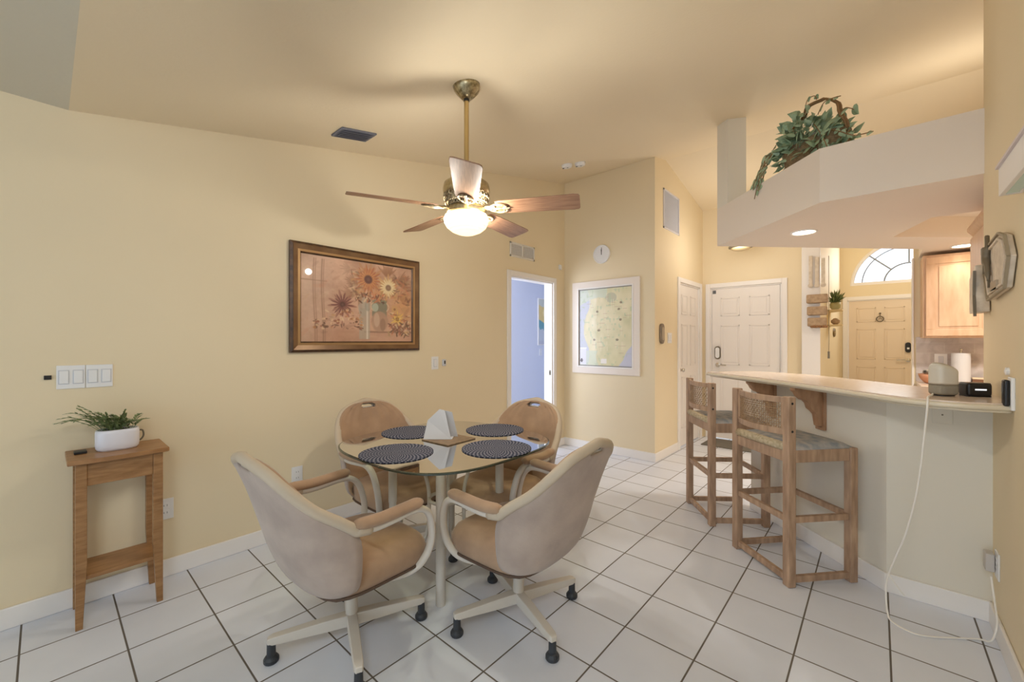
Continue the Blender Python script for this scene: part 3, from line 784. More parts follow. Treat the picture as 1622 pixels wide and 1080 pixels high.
# ------------------------------------------------------------------ painting
def canvas():
    W_, H_ = 252, 176
    yy, xx = np.mgrid[0:H_, 0:W_]; X = xx/(W_-1); Y = yy/(H_-1); R = np.random.RandomState(5)
    def noise(s):
        g = R.rand(s+2, s+2); u = X*s; v = Y*s; i = u.astype(int); j = v.astype(int); fu = u-i; fv = v-j
        fu = fu*fu*(3-2*fu); fv = fv*fv*(3-2*fv)
        return (g[j, i]*(1-fu)+g[j, i+1]*fu)*(1-fv)+(g[j+1, i]*(1-fu)+g[j+1, i+1]*fu)*fv
    n1 = (noise(4)+.5*noise(9)+.3*noise(24)+.25*noise(60))/2.05
    img = np.zeros((H_, W_, 3))+np.array([200., 158., 132.])
    img += (n1[..., None]-.5)*np.array([70, 70, 66])
    asp = W_/H_
    def mix(mask, col, k=1.0):
        m = np.clip(mask, 0, 1)[..., None]*k; img[:] = img*(1-m)+np.array(col, float)*m
    # lighter panel at left, warm glow lower right, olive shade top
    mix(np.clip((.30-X)/.3, 0, 1), (216, 190, 168), .45)
    mix(np.exp(-(((X-.92)/.13)**2+((Y-.52)/.2)**2)), (216, 158, 104), .7)
    mix(np.exp(-(((X-.3)/.22)**2+((Y-.9)/.18)**2)), (190, 140, 112), .5)
    # window bars
    for cx, wd in ((.10, .004), (.115, .003), (.165, .006), (.18, .003)):
        mix(np.exp(-((X-cx+.008*np.sin(Y*5))/wd)**2)*(Y > .03), (150, 112, 88), .7)
    mix(np.exp(-((Y-.29)/.006)**2)*(X < .2), (150, 112, 88), .6)
    # table
    mix((np.abs(Y-.875) < .012)*(X > .52), (128, 92, 74), .6); mix((Y > .89)*(X > .5), (186, 140, 116), .6)
    def ell(cx, cy, rx, ry): return (((X-cx)/rx)**2+((Y-cy)/ry)**2)
    # jug at left and vase
    mix(np.clip(3*(1-ell(.515, .56, .052, .13)), 0, 1), (172, 162, 146), .8)
    mix((np.abs(X-.525) < .05)*(Y > .58)*(Y < .97), (170, 158, 140), .7)
    mix(np.exp(-((X-.55)/.008)**2)*(Y > .5)*(Y < .97), (222, 212, 198), .8)
    mix((np.abs(X-.667) < .075-.03*np.abs(Y-.55))*(Y > .46)*(Y < .68), (124, 124, 104), .85)
    mix(np.clip(4*(1-ell(.67, .74, .088, .14)), 0, 1), (178, 142, 118), .95)
    mix(np.clip(4*(1-ell(.64, .72, .03, .10)), 0, 1), (212, 184, 160), .5)
    mix(np.clip(3*(1-ell(.625, .56, .035, .06)), 0, 1), (190, 196, 176), .7)
    mix(np.clip(3*(1-ell(.555, .55, .03, .07)), 0, 1), (150, 144, 130), .6)
    def flower(cx, cy, r, petals, pc, cc, cr=.42, k=.95, rough=.25, pc2=None):
        dx = (X-cx)*asp; dy = (Y-cy); rr = np.sqrt(dx*dx+dy*dy)/r; th = np.arctan2(dy, dx)
        edge = 1+rough*np.sin(th*petals)+.12*np.sin(th*petals*.5+1)
        mk = np.clip((edge-rr)*6, 0, 1); mix(mk, pc, k)
        if pc2: mix(mk*(.5+.5*np.sin(th*petals*1.0+2)), pc2, .7)
        mix(np.clip((cr-rr)*7, 0, 1), cc, .95)
        mix(np.clip((cr*.5-rr)*7, 0, 1), tuple(min(255, c+26) for c in cc), .6)
    def spray(cx, cy, r, n_, a0, a1, c, k):
        for q in range(n_):
            a = a0+(a1-a0)*(q+.5)/n_; L_ = r*(.75+.5*R.rand()); mx_, my_ = cx+L_*.55*math.cos(a)/asp, cy+L_*.55*math.sin(a)
            u = ((X-mx_)*asp*math.cos(a)+(Y-my_)*math.sin(a)); v = (-(X-mx_)*asp*math.sin(a)+(Y-my_)*math.cos(a))
            mix(np.clip(2.2*(1-((u/(L_*.5))**2+(v/(.009+.006*R.rand()))**2)), 0, 1), c, k)
    for args in ((.46, .28, .17, 9, 2.6, 4.2, (150, 112, 86), .5), (.44, .44, .16, 8, 2.8, 4.0, (160, 118, 92), .5), (.74, .16, .17, 12, 3.9, 5.6, (156, 110, 80), .6),
                 (.84, .22, .19, 12, -1.0, .5, (150, 108, 80), .6), (.86, .40, .17, 11, -.7, .9, (178, 128, 90), .6), (.88, .56, .12, 8, -.5, .8, (196, 150, 108), .5),
                 (.40, .10, .12, 7, 2.0, 4.0, (176, 140, 116), .4), (.58, .08, .12, 7, 3.8, 5.6, (180, 140, 110), .4), (.50, .42, .12, 8, 1.6, 3.4, (170, 130, 100), .5)):
        spray(*args)
    flower(.70, .36, .10, 13, (150, 104, 76), (120, 80, 60), .3, .6)
    flower(.56, .21, .175, 17, (190, 140, 100), (118, 78, 66), .44, .8, .30)
    flower(.56, .21, .150, 21, (172, 104, 80), (118, 78, 66), .44, .95, .2, (206, 150, 84))
    flower(.755, .29, .14, 15, (206, 160, 110), (150, 116, 92), .45, .8, .3)
    flower(.755, .29, .118, 19, (226, 204, 160), (150, 116, 92), .45, .95, .2, (190, 140, 80))
    flower(.64, .40, .07, 12, (206, 150, 110), (150, 90, 70), .35, .9)
    flower(.33, .55, .125, 13, (150, 100, 84), (92, 54, 48), .4, .7, .4)
    flower(.33, .55, .10, 17, (120, 72, 64), (92, 54, 48), .4, .9, .38)
    flower(.85, .70, .085, 15, (224, 184, 96), (160, 116, 64), .4, .9, .3)
    flower(.82, .57, .05, 11, (206, 162, 104), (150, 104, 72), .4, .7)
    for q in range(70):
        cx = .09+.42*R.rand(); cy = .80-.14*np.exp(-((cx-.36)/.1)**2)+.13*(R.rand()-.5)
        col = [(150, 92, 70), (184, 128, 86), (222, 186, 150), (112, 78, 58)][R.randint(4)]
        rs = .006+.010*R.rand(); mix(np.clip(2.5*(1-ell(cx, cy, rs, rs*asp*.8)), 0, 1), col, .8)
    for q in range(60):
        cx = .76+.22*R.rand(); cy = .84+.11*(R.rand()-.5)*1.6; a = R.rand()*3.1
        u = ((X-cx)*math.cos(a)*asp+(Y-cy)*math.sin(a)); v = (-(X-cx)*math.sin(a)*asp+(Y-cy)*math.cos(a))
        col = [(120, 82, 66), (206, 178, 150), (150, 96, 80), (100, 76, 58)][R.randint(4)]
        mix(np.clip(2*(1-((u/.04)**2+(v/.011)**2)), 0, 1), col, .8)
    pal = [(196, 150, 100), (150, 96, 76), (226, 200, 160), (118, 78, 62), (204, 128, 92), (170, 140, 104), (96, 66, 54)]
    def dabs(n_, cx0, cx1, cy0, cy1, sz, k, pl=pal):
        for q in range(n_):
            cx = cx0+(cx1-cx0)*R.rand(); cy = cy0+(cy1-cy0)*R.rand(); a = R.rand()*6.3; c = pl[R.randint(len(pl))]; L_ = sz*(.5+R.rand())
            u = ((X-cx)*asp*math.cos(a)+(Y-cy)*math.sin(a)); v = (-(X-cx)*asp*math.sin(a)+(Y-cy)*math.cos(a))
            mix(np.clip(2.2*(1-((u/L_)**2+(v/(L_*.3))**2)), 0, 1), c, k)
    dabs(70, .44, .72, .36, .50, .032, .75)
    dabs(60, .40, .52, .10, .44, .040, .35); dabs(60, .80, .98, .10, .50, .045, .4)
    dabs(50, .76, .98, .60, .90, .034, .65); dabs(40, .20, .50, .62, .86, .024, .6); dabs(60, .0, .98, .02, .98, .06, .12)
    flower(.56, .21, .125, 19, (180, 112, 84), (104, 68, 60), .50, .75, .22, (214, 160, 92))
    flower(.755, .29, .095, 17, (232, 212, 168), (140, 108, 84), .48, .8, .22)
    for (hx, s0) in ((.605, -1), (.738, 1)):
        for t_ in range(14):
            a = t_/13*3.1; mix(np.clip(2*(1-ell(hx+s0*.022*math.sin(a), .50+.10*t_/13, .006, .012)), 0, 1), (206, 178, 148), .8)
    mix(np.clip(4*(1-ell(.70, .78, .03, .09)), 0, 1), (142, 108, 88), .5)
    return np.clip(img, 0, 255)
pt = thing('framed_painting', 'sunflower still life in a wide dark bronze frame on the left wall', 'painting', (LX, 1.168, 1.241))
PW, PH = 1.054, .764
def frame_ring(w, h, a, b, x0, x1, xa=None):
    """ring between inset a and b; x0 = wall side, x1 = front; sloping to xa at the inner edge"""
    xa = x1 if xa is None else xa
    m = MB(); vs = []
    for ins, x in ((a, x0), (a, x1), (b, xa), (b, x0)):
        vs += [(x, ins, ins), (x, w-ins, ins), (x, w-ins, h-ins), (x, ins, h-ins)]
    m.add(vs, [(4*i+k, 4*i+(k+1) % 4, 4*((i+1) % 4)+(k+1) % 4, 4*((i+1) % 4)+k) for i in range(4) for k in range(4)]); return m
frame_ring(PW, PH, 0, .018, .002, .022, .030).build('frame', FRAMEW, pt)
fr_ = frame_ring(PW, PH, .018, .05, .002, .036, .026).build('frame_bead', mat('bronze_frame_cove', (134, 104, 72), .35, .35, c2=(112, 80, 52), vscale=8), pt)
frame_ring(PW, PH, .05, .066, .002, .026, .028).build('frame_bead', FRAMEG, pt)
frame_ring(PW, PH, .066, .076, .002, .018, .012).build('frame_bead', FRAMEW, pt)
picture('canvas', canvas(), PW-.15, PH-.15, PRINT, pt, 'x', (.010, .075, .075))
MB().box(.001, .009, .02, PW-.02, .02, PH-.02).build('backing', FRAMEW, pt)

# ------------------------------------------------------------------ framed map
def mapimg():
    W_, H_ = 110, 150
    yy, xx = np.mgrid[0:H_, 0:W_]; X = xx/(W_-1); Y = yy/(H_-1); R = np.random.RandomState(9)
    def noise(s):
        g = R.rand(s+2, s+2); u = X*s; v = Y*s; i = u.astype(int); j = v.astype(int); fu = u-i; fv = v-j
        return (g[j, i]*(1-fu)+g[j, i+1]*fu)*(1-fv)+(g[j+1, i]*(1-fu)+g[j+1, i+1]*fu)*fv
    n = noise(7)*.6+noise(18)*.4
    img = np.zeros((H_, W_, 3))+np.array([222., 214., 176.])
    img += (n[..., None]-.5)*np.array([34, 26, 40])
    def mix(m, c, k=1): m = np.clip(m, 0, 1)[..., None]*k; img[:] = img*(1-m)+np.array(c, float)*m
    mix((X < .13+.05*noise(9)+.05*np.sin(Y*9)), (196, 200, 216))
    mix((Y < .22-.1*np.sin(X*4))*(X < .55), (206, 214, 196), .8)
    mix(((X-.60)+(Y-.95)*.9 > .18+.06*(noise(12)-.5)), (198, 200, 220), .9)
    mix((Y > .80)*(X < .30+.1*noise(8)), (204, 214, 196), .7)
    mix(((X-.62)**2*1.2+(Y-.13)**2*3 < .012), (186, 184, 160), .7)
    mix(noise(30) > .78, (176, 196, 160), .45)
    for q in range(26):
        cx, cy = .2+.75*R.rand(), .05+.8*R.rand()
        mix((np.abs(X-cx) < .004)*(np.abs(Y-cy) < .05*R.rand()+.02), (236, 226, 200), .8)
        mix((np.abs(Y-cy) < .003)*(np.abs(X-cx) < .05*R.rand()+.02), (190, 160, 130), .5)
    for cx, cy in ((.36, .30), (.76, .28), (.80, .20), (.30, .66), (.73, .66), (.79, .41), (.39, .54)):
        mix(((X-cx)**2/.0006+(Y-cy)**2/.0002 < 1), (132, 116, 92), .8)
    mix((X < .14)*(Y > .76)*(Y < .985), (222, 222, 232)); mix((np.abs(Y-.77) < .008)*(X < .15), (240, 240, 246))
    mix(((X-.05)**2/.0006+(Y-.93)**2/.0007 < 1), (84, 76, 84))
    mix((np.abs(X-.48) < .055)*(np.abs(Y-.93) < .03)*(X-.42 > (.96-Y)*.9-.03), (240, 234, 226))
    mix((X < .012)+(X > .988)+(Y < .01)+(Y > .99), (120, 118, 116))
    return np.clip(img, 0, 255)
mp_ = thing('framed_map', 'framed county map in a wide white frame below the wall clock', 'map', (-.155, 4.47, .927))
MWd, MHt = .884, 1.115
mm = MB(); vs = []
for ins, y in ((0, -.002), (0, -.026), (.085, -.026), (.085, -.002)):
    vs += [(ins, y, ins), (MWd-ins, y, ins), (MWd-ins, y, MHt-ins), (ins, y, MHt-ins)]
mm.add(vs, [(4*i+k, 4*i+(k+1) % 4, 4*((i+1) % 4)+(k+1) % 4, 4*((i+1) % 4)+k) for i in range(4) for k in range(4)])
WFRAME = mat('white_frame_paint', (236, 226, 216), .4)
mm.build('frame', WFRAME, mp_, bevel=.003)
mm = MB(); vs = []
for ins, y in ((.075, -.02), (.075, -.032), (.092, -.032), (.092, -.02)):
    vs += [(ins, y, ins), (MWd-ins, y, ins), (MWd-ins, y, MHt-ins), (ins, y, MHt-ins)]
mm.add(vs, [(4*i+k, 4*i+(k+1) % 4, 4*((i+1) % 4)+(k+1) % 4, 4*((i+1) % 4)+k) for i in range(4) for k in range(4)]); mm.build('inner_lip', TRIM, mp_, bevel=.002)
picture('map_sheet', mapimg(), MWd-.184, MHt-.184, PRINTM, mp_, 'y', (.092, -.012, .092))
MB().box(.03, MWd-.03, -.011, -.001, .03, MHt-.03).build('backing', WFRAME, mp_)

# ------------------------------------------------------------------ wall clock
ck = thing('wall_clock', 'round white clock with grey numeral blocks above the framed map', 'clock', (.248, 4.47, 2.352))
MB().lathe([(.108, 0), (.112, -.012), (.106, -.026), (.098, -.026), (.096, -.018)], 40, (0, 0), 'y').build('rim', WHITEP, ck, smooth=False)
face = MB().lathe([(.098, -.004), (.098, -.012), (0, -.012)], 40, (0, 0), 'y').build('face', mat('clock_face_white', (238, 234, 220), .5), ck)
nm = MB()
for k in range(12):
    a = 2*PI*k/12; c_, s_ = math.cos(a), math.sin(a)
    nm.bar((.062*s_, -.0145, .062*c_), (.086*s_, -.0145, .086*c_), .016, .003, (0, 1, 0))
nm.build('hour_mark', mat('clock_blue_grey', (126, 130, 142), .5), face)
h_ = MB(); h_.bar((0, -.017, -.008), (-.003, -.017, .055), .009, .003, (0, 1, 0)); h_.build('hour_hand', BLACK, ck)
h_ = MB(); h_.bar((0, -.019, -.008), (.002, -.019, .078), .006, .003, (0, 1, 0)); h_.build('minute_hand', BLACK, ck)

# ------------------------------------------------------------------ switches, outlets, vents
SWG = mat('switch_pale_grey', (206, 208, 214), .4)  # pale grey of rocker frames, sockets and vent backing
def plate_x(name, label, cat, x, y, z, w, h, n, face=1, rocker=True, group=None):
    """plate on an x = const wall, facing +x (face 1) or -x (-1)"""
    t = thing(name, label, cat, (x, y, z), 0 if face > 0 else PI, group)
    MB().box(0, .006, -w/2, w/2, -h/2, h/2).build('plate', WHITEP, t, bevel=.002)
    for k in range(n):
        yc = -w/2+(k+.5)*w/n
        if rocker:
            s = MB().box(.006, .0075, yc-.019, yc+.019, -.035, .035).build('rocker_frame', SWG, t)
            MB().prism([(-.031, .0075), (.031, .011), (.031, .0078), (-.031, .0074)], yc-.0155, yc+.0155, 'x').build('rocker', WHITEP, t) if False else MB().box(.0075, .0105, yc-.0155, yc+.0155, -.031, .031).build('rocker', WHITEP, s, bevel=.0015)
        else:
            for dz in (-.02, .02):
                s = MB().box(.006, .008, yc-.016, yc+.016, dz-.014, dz+.014).build('socket', WHITEP, t, bevel=.001)
                m = MB(); m.box(.008, .0083, yc-.008, yc-.006, dz-.004, dz+.006); m.box(.008, .0083, yc+.006, yc+.008, dz-.004, dz+.006); m.build('slot', BLACK, s)
    return t
plate_x('light_switch', 'white two rocker switch plate on left wall, closer to the small black square', 'light switch', LX, .158, 1.142, .098, .115, 2, group='double switch plates above the console')
plate_x('light_switch', 'white two rocker switch plate on left wall, farther from the small black square', 'light switch', LX, .258, 1.142, .098, .115, 2, group='double switch plates above the console')
sq_ = MB().box(0, .008, -.0125, .0125, -.010, .010).build('wall_jack', BLACK, bevel=.001); sq_.location = (LX, .081, 1.144)
tagp(sq_, 'tiny black square wall sensor beside the white switch plates', 'sensor')
plate_x('wall_outlet', 'white wall outlet low on the left wall just behind the console table', 'outlet', LX, .52, .378, .072, .115, 1, rocker=False)
plate_x('wall_outlet', 'white wall outlet low on the left wall behind the suede chairs', 'outlet', LX, 1.222, .40, .072, .115, 1, rocker=False)
sw = plate_x('light_switch', 'single white switch plate between the painting and the bedroom doorway', 'light switch', LX, 2.405, 1.122, .075, .115, 1)
rm = MB().box(0, .018, -.017, .017, -.03, .03).build('wall_control', SWG, bevel=.003); rm.location = (LX, 2.505, 1.122)
tagp(rm, 'small grey wall control right beside the single white switch plate', 'wall control')
MB().box(.018, .0195, -.006, .008, -.012, .018).build('button', BLACK, rm)
sn = MB().box(0, .022, -.022, .022, -.03, .03).build('motion_sensor', WHITEP, bevel=.005); sn.location = (LX, 4.36, 2.245)
tagp(sn, 'small white motion sensor on the wall at the corner beside the bedroom doorway', 'sensor')
# vents
def vent_x(name, label, y0, y1, z0, z1, x, nsl, m, split=1):
    t = thing(name, label, 'vent', (x, y0, z0)); W_, H_ = y1-y0, z1-z0
    f = MB(); b_ = .02
    f.box(0, .01, 0, W_, 0, b_); f.box(0, .01, 0, W_, H_-b_, H_); f.box(0, .01, 0, b_, 0, H_); f.box(0, .01, W_-b_, W_, 0, H_)
    for k in range(1, split): f.box(0, .01, W_*k/split-.008, W_*k/split+.008, 0, H_)
    f.build('frame', m, t, bevel=.002)
    s = MB()
    for k in range(nsl):
        z = b_+(H_-2*b_)*(k+.5)/nsl; s.add([(.001, b_, z+.006), (.009, b_, z-.004), (.009, W_-b_, z-.004), (.001, W_-b_, z+.006)], [(0, 1, 2, 3)])
    s.build('slat', m, t, solid=.0012)
    MB().box(.0002, .001, .01, W_-.01, .01, H_-.01).build('backing', SWG, t)
    return t
vent_x('air_vent', 'white wall vent grille above the bedroom doorway', 3.42, 3.845, 2.245, 2.405, LX, 9, mat('white_vent_paint', (226, 222, 214), .5), 2)
t = vent_x('return_vent', 'tall white return air grille high on the hall side wall', 4.70, 5.19, 2.60, 3.05, .89, 22, VENTW)
# ceiling vent
cv = thing('ceiling_vent', 'dark slatted air vent in the sloped ceiling near the left wall', 'vent', (.05, 1.46, cz(1.46)-.0)); cv.rotation_euler = (math.atan(.2), 0, 0)
f = MB(); f.box(-.078, .078, -.125, .125, -.012, -.0); f.build('frame', VENTG, cv, bevel=.003)
s = MB()
for k in range(5): x = -.054+.027*k; s.add([(x-.011, -.108, -.013), (x+.009, -.108, -.022), (x+.009, .108, -.022), (x-.011, .108, -.013)], [(0, 1, 2, 3)])
s.build('slat', mat('vent_slat_metal', (150, 150, 160), .45), cv, solid=.0015)
# smoke detectors
def detector(x, y, lab, r=.056):
    t = thing('smoke_detector', lab, 'smoke detector', (x, y, cz(y)), 0, 'smoke detectors on the sloped ceiling'); t.rotation_euler = (math.atan(.2), 0, 0)
    MB().lathe([(r, 0), (r, -.015), (r*.85, -.032), (r*.5, -.038), (0, -.038)], 28).build('housing', WHITEP, t)
    MB().lathe([(.008, -.0385), (.008, -.040), (0, -.040)], 10, (.02, -.02)).build('indicator', BLACK, t)
    MB().box(-.03, -.012, -.04, -.034, -.041, -.030).build('test_button', BOOKG, t)
detector(.262, 3.70, 'white round smoke detector on sloped ceiling, closer to the fan')
detector(.368, 3.79, 'white round smoke detector on sloped ceiling, farther from the fan')
# hall side wall devices
th = MB().prism([(4.635+.048*math.cos(a)+0, 1.402+.065*(1 if math.sin(a) > 0 else -1)+.048*math.sin(a)) for a in [2*PI*(k+.5)/28 for k in range(28)]], .89, .915, 'x')
o = th.build('oval_thermometer', mat('pewter_grey', (136, 122, 106), .4, .4), bevel=.004); tagp(o, 'dark oval wall plaque on the hall side wall left of the closet door', 'plaque')
MB().prism([(4.635+.03*math.cos(a), 1.402+.045*(1 if math.sin(a) > 0 else -1)+.03*math.sin(a)) for a in [2*PI*(k+.5)/24 for k in range(24)]], .915, .918, 'x').build('dial', mat('plaque_dial', (176, 160, 138), .5), o)
plate_x('light_switch', 'white double switch plate between the dark oval plaque and the closet door', 'light switch', .89, 4.89, 1.355, .12, .12, 2)

# fan ------------------------------------------------------------------
FX, FY = .970, 1.645; CZF = cz(FY)
fan = thing('ceiling_fan', 'five blade ceiling fan with lit glass bowl above the dining table', 'ceiling fan', (FX, FY, 0))
MB().lathe([(.0, CZF+.012), (.074, CZF+.012), (.076, CZF-.012), (.070, CZF-.03), (.055, CZF-.05), (.036, CZF-.068), (.026, CZF-.078), (0, CZF-.078)], 32).build('canopy', mat('ornate_canopy_metal', (190, 176, 140), .3, .8, c2=(110, 96, 66), vscale=55), fan, smooth=True)
MB().lathe([(.016, CZF-.078), (.016, CZF-.092), (0, CZF-.092)], 16).build('rod_collar', BLACK, fan)
MB().lathe([(.0135, CZF-.09), (.0135, 2.24)], 16).build('downrod', mat('brass_rod', (196, 172, 122), .3, .9), fan)
MB().lathe([(.02, 2.262), (.03, 2.25), (.05, 2.228), (.10, 2.218), (.125, 2.20), (.132, 2.17), (.128, 2.135), (.10, 2.12)], 36).build('motor_housing', BRASS, fan, smooth=True)
# ornate filigree ring
fl = MB(); rnd = random.Random(2)
fl.lathe([(.105, 2.137), (.125, 2.125), (.118, 2.10), (.09, 2.088), (.08, 2.06)], 36)
for k in range(30):
    a = 2*PI*k/30
    for rr, zz, rs in ((.126, 2.128, .012), (.118, 2.100, .011), (.10, 2.082, .010)):
        aa = a+(0.1 if zz < 2.11 else 0); cx, cy = rr*math.cos(aa), rr*math.sin(aa)
        tx, ty = -math.sin(aa), math.cos(aa)
        fl.tube([(cx+tx*rs*math.cos(q), cy+ty*rs*math.cos(q), zz+rs*math.sin(q)) for q in [2*PI*i/8 for i in range(8)]], .004, 5, True)
fl.build('filigree_ring', IVORYM, fan, smooth=True)
MB().lathe([(.06, 2.07), (.105, 2.066), (.112, 2.055), (.112, 2.035), (.104, 2.028)], 36).build('light_fitter', BRASS, fan)
GB = bpy.data.materials.new('lit_glass_bowl'); GB.use_nodes = True
bsd = GB.node_tree.nodes['Principled BSDF']; bsd.inputs['Base Color'].default_value = (*lin((250, 240, 220)), 1); bsd.inputs['Roughness'].default_value = .15
bsd.inputs['Emission Color'].default_value = (*lin((255, 226, 180)), 1); bsd.inputs['Emission Strength'].default_value = 1.15
nt = GB.node_tree; tc = nt.nodes.new('ShaderNodeTexCoord'); sx = nt.nodes.new('ShaderNodeSeparateXYZ'); nt.links.new(tc.outputs['Object'], sx.inputs[0])
wv = nt.nodes.new('ShaderNodeMath'); wv.operation = 'SINE'; ml = nt.nodes.new('ShaderNodeMath'); ml.operation = 'MULTIPLY'; ml.inputs[1].default_value = 420
nt.links.new(sx.outputs['Z'], ml.inputs[0]); nt.links.new(ml.outputs[0], wv.inputs[0])
bp = nt.nodes.new('ShaderNodeBump'); bp.inputs['Strength'].default_value = .5; bp.inputs['Distance'].default_value = .003; nt.links.new(wv.outputs[0], bp.inputs['Height']); nt.links.new(bp.outputs[0], bsd.inputs['Normal'])
MB().lathe([(.106, 2.032), (.120, 2.022), (.126, 2.005), (.124, 1.985), (.110, 1.958), (.085, 1.937), (.05, 1.922), (.02, 1.917), (0, 1.916)], 40).build('glass_bowl', GB, fan, smooth=True)
for k in range(5):
    a = math.radians(29.5+72*k)
    # blade in local frame: along +x, width along y, pitched
    P = [(.175, -.052), (.20, -.060), (.35, -.066), (.60, -.073), (.625, -.068), (.632, -.055), (.632, .055), (.625, .068), (.60, .073), (.35, .066), (.20, .060), (.175, .052)]
    pitch = -math.radians(13.5)   # clockwise edge (negative y) raised
    o = MB().prism(P, -.003, .003).build('fan_blade', BLADE, fan, bevel=.0015); o.location = (0, 0, 2.062); o.rotation_euler = Matrix.Rotation(a, 3, 'Z').to_euler()
    o.rotation_euler = (Matrix.Rotation(a, 4, 'Z') @ Matrix.Rotation(pitch, 4, 'X')).to_euler()
    ir = MB()
    ir.bar((.10, 0, .0), (.16, 0, -.004), .03, .012)
    for sd in (-1, 1):
        ir.tube(spline([(.13, 0, -.007), (.155, sd*.028, -.007), (.19, sd*.042, -.008), (.225, sd*.032, -.008), (.235, sd*.012, -.008), (.215, sd*.008, -.008)], 16), .006, 6)
        ir.tube([(.155+.014*math.cos(q), sd*.012+.012*math.sin(q), -.009) for q in [2*PI*i/10 for i in range(10)]], .005, 5, True)
        ir.lathe([(0, -.014), (.006, -.012), (.006, -.004)], 8, (.215, sd*.03))
    ir.tube(spline([(.16, 0, -.008), (.20, 0, -.009), (.255, 0, -.008)], 8), [.010]*4+[.008]*2+[.006]*2+[.003], 6)
    ir.build('blade_iron', IVORYM, o, smooth=True)

# ------------------------------------------------------------------ ivy basket on the ledge
iv = thing('ivy_basket', 'wicker basket of trailing green ivy with arched handle on the plant ledge', 'plant', (2.385, 3.55, 2.5), -.75)
iv.scale = (1.17, 1.17, 1.17)
bkt = MB(); n = 36; vs = []; prof = [(.80, 0), (.86, .01), (.95, .06), (1.0, .12), (1.03, .135), (.95, .135), (.90, .12)]
for s_, z in prof:
    for k in range(n): a = 2*PI*k/n; vs.append((.20*s_*math.cos(a), .115*s_*math.sin(a), z))
bkt.add(vs, [(i*n+k, i*n+(k+1) % n, (i+1)*n+(k+1) % n, (i+1)*n+k) for i in range(len(prof)-1) for k in range(n)]+[tuple(range(n))[::-1], tuple(range((len(prof)-1)*n, len(prof)*n))])
bkt.build('basket', BASKET, iv, smooth=False)
hn = MB()
for off in (-.008, .008):
    hn.tube([(.20*math.cos(PI*k/24), off+.012*math.sin(k*1.3), .10+.28*math.sin(PI*k/24)) for k in range(25)], .0065, 6)
hn.build('handle', VINE, iv, smooth=True)
lf = MB(); vn = MB(); rnd = random.Random(11)
def leaf(p, nrm_, dirv, s):
    dirv = dirv.normalized(); nrm_ = (nrm_-dirv*nrm_.dot(dirv)).normalized(); sd = dirv.cross(nrm_)
    o2 = [(0, 0), (-.12, .30), (.10, .52), (.45, .46), (.8, .22), (1.12, 0), (.8, -.22), (.45, -.46), (.10, -.52), (-.12, -.30)]
    vs = [p+dirv*s*a+sd*s*b-nrm_*s*(.28*abs(b)+.1*a*a) for a, b in o2]+[p+dirv*s*.45]
    lf.add(vs, [(i, (i+1) % 10, 10) for i in range(10)])
for k in range(460):
    a = rnd.uniform(0, 2*PI); u = rnd.random()**.6
    el = rnd.uniform(.0, 1)
    p = Vector((.225*u*math.cos(a)-.02, .150*u*math.sin(a), (.02 if math.cos(a) > .2 else .09)+.26*el*math.sqrt(max(0, 1-(u*.85)**2))))
    out = Vector((math.cos(a), math.sin(a), .7*el)).normalized()
    dr = (out+Vector((rnd.uniform(-.6, .6), rnd.uniform(-.6, .6), rnd.uniform(-.9, .1))))
    leaf(p, (out+Vector((0, -1.3, .3))), dr, rnd.uniform(.034, .056))
# trailing strands: (points, leaves)
def strand(pts, nl, s=.034, r=.0025):
    sp = spline(pts, 24); vn.tube(sp, r, 5)
    for k in range(nl):
        i = int((k+.6)/nl*23); p = sp[i]; t_ = (sp[min(i+1, 24)]-p)
        if t_.length < 1e-4: t_ = Vector((0, 0, -1))
        leaf(p, Vector((rnd.uniform(-.6, .6), -1, rnd.uniform(0, .8))), t_.normalized()+Vector((rnd.uniform(-.9, .9), rnd.uniform(-.3, .2), rnd.uniform(-.6, .2))), s*rnd.uniform(.8, 1.15))
for q in range(7):
    x0 = -.16+rnd.uniform(-.03, .05); e_ = (-.25-rnd.uniform(0, .10), -.145-rnd.uniform(0, .02), -.02+rnd.uniform(-.10, .03))
    strand([(x0, -.05, .16), (x0-.05, -.12, .17), (e_[0]+.03, -.14, .07), e_], 9, .036)
strand([(-.12, -.02, .24), (-.20, -.05, .26), (-.28, -.06, .20), (-.33, -.07, .08), (-.35, -.07, .04)], 4, .024)
strand([(-.10, 0, .28), (-.05, -.02, .36), (-.02, -.03, .405), (.03, -.03, .40), (.045, -.03, .37)], 3, .026)
strand([(.02, 0, .30), (.08, -.02, .33), (.14, -.03, .32), (.20, -.03, .30)], 3, .03)
strand([(.14, 0, .2), (.22, -.03, .22), (.26, -.03, .20), (.28, -.03, .18)], 2, .046)
strand([(.12, -.05, .16), (.22, -.06, .10), (.30, -.05, .04), (.38, -.03, .02)], 6, .03)
strand([(.06, -.06, .22), (.12, -.09, .16), (.17, -.10, .08), (.19, -.10, .03)], 6, .03)
lf.build('foliage', LEAFI, iv, solid=.0012); vn.build('vine', VINE, iv, smooth=True)

# ------------------------------------------------------------------ kitchen
# recessed downlights
EMW = mat_emit('downlight_lens', (255, 232, 196), 9)
for (x, y, lab) in ((2.275, 3.985, 'round recessed downlight lit in the soffit above the bar counter'), (3.28, 5.47, 'round recessed downlight lit just in front of the maple cabinet')):
    t = thing('recessed_light', lab, 'ceiling light', (x, y, 2.168), 0, 'recessed lights in the kitchen soffit')
    MB().lathe([(.088, 0), (.088, -.006), (.078, -.008), (.072, -.002)], 32).build('trim_ring', WHITEP, t)
    MB().lathe([(.073, -.003), (0, -.0035)], 32).build('lens', EMW, t)
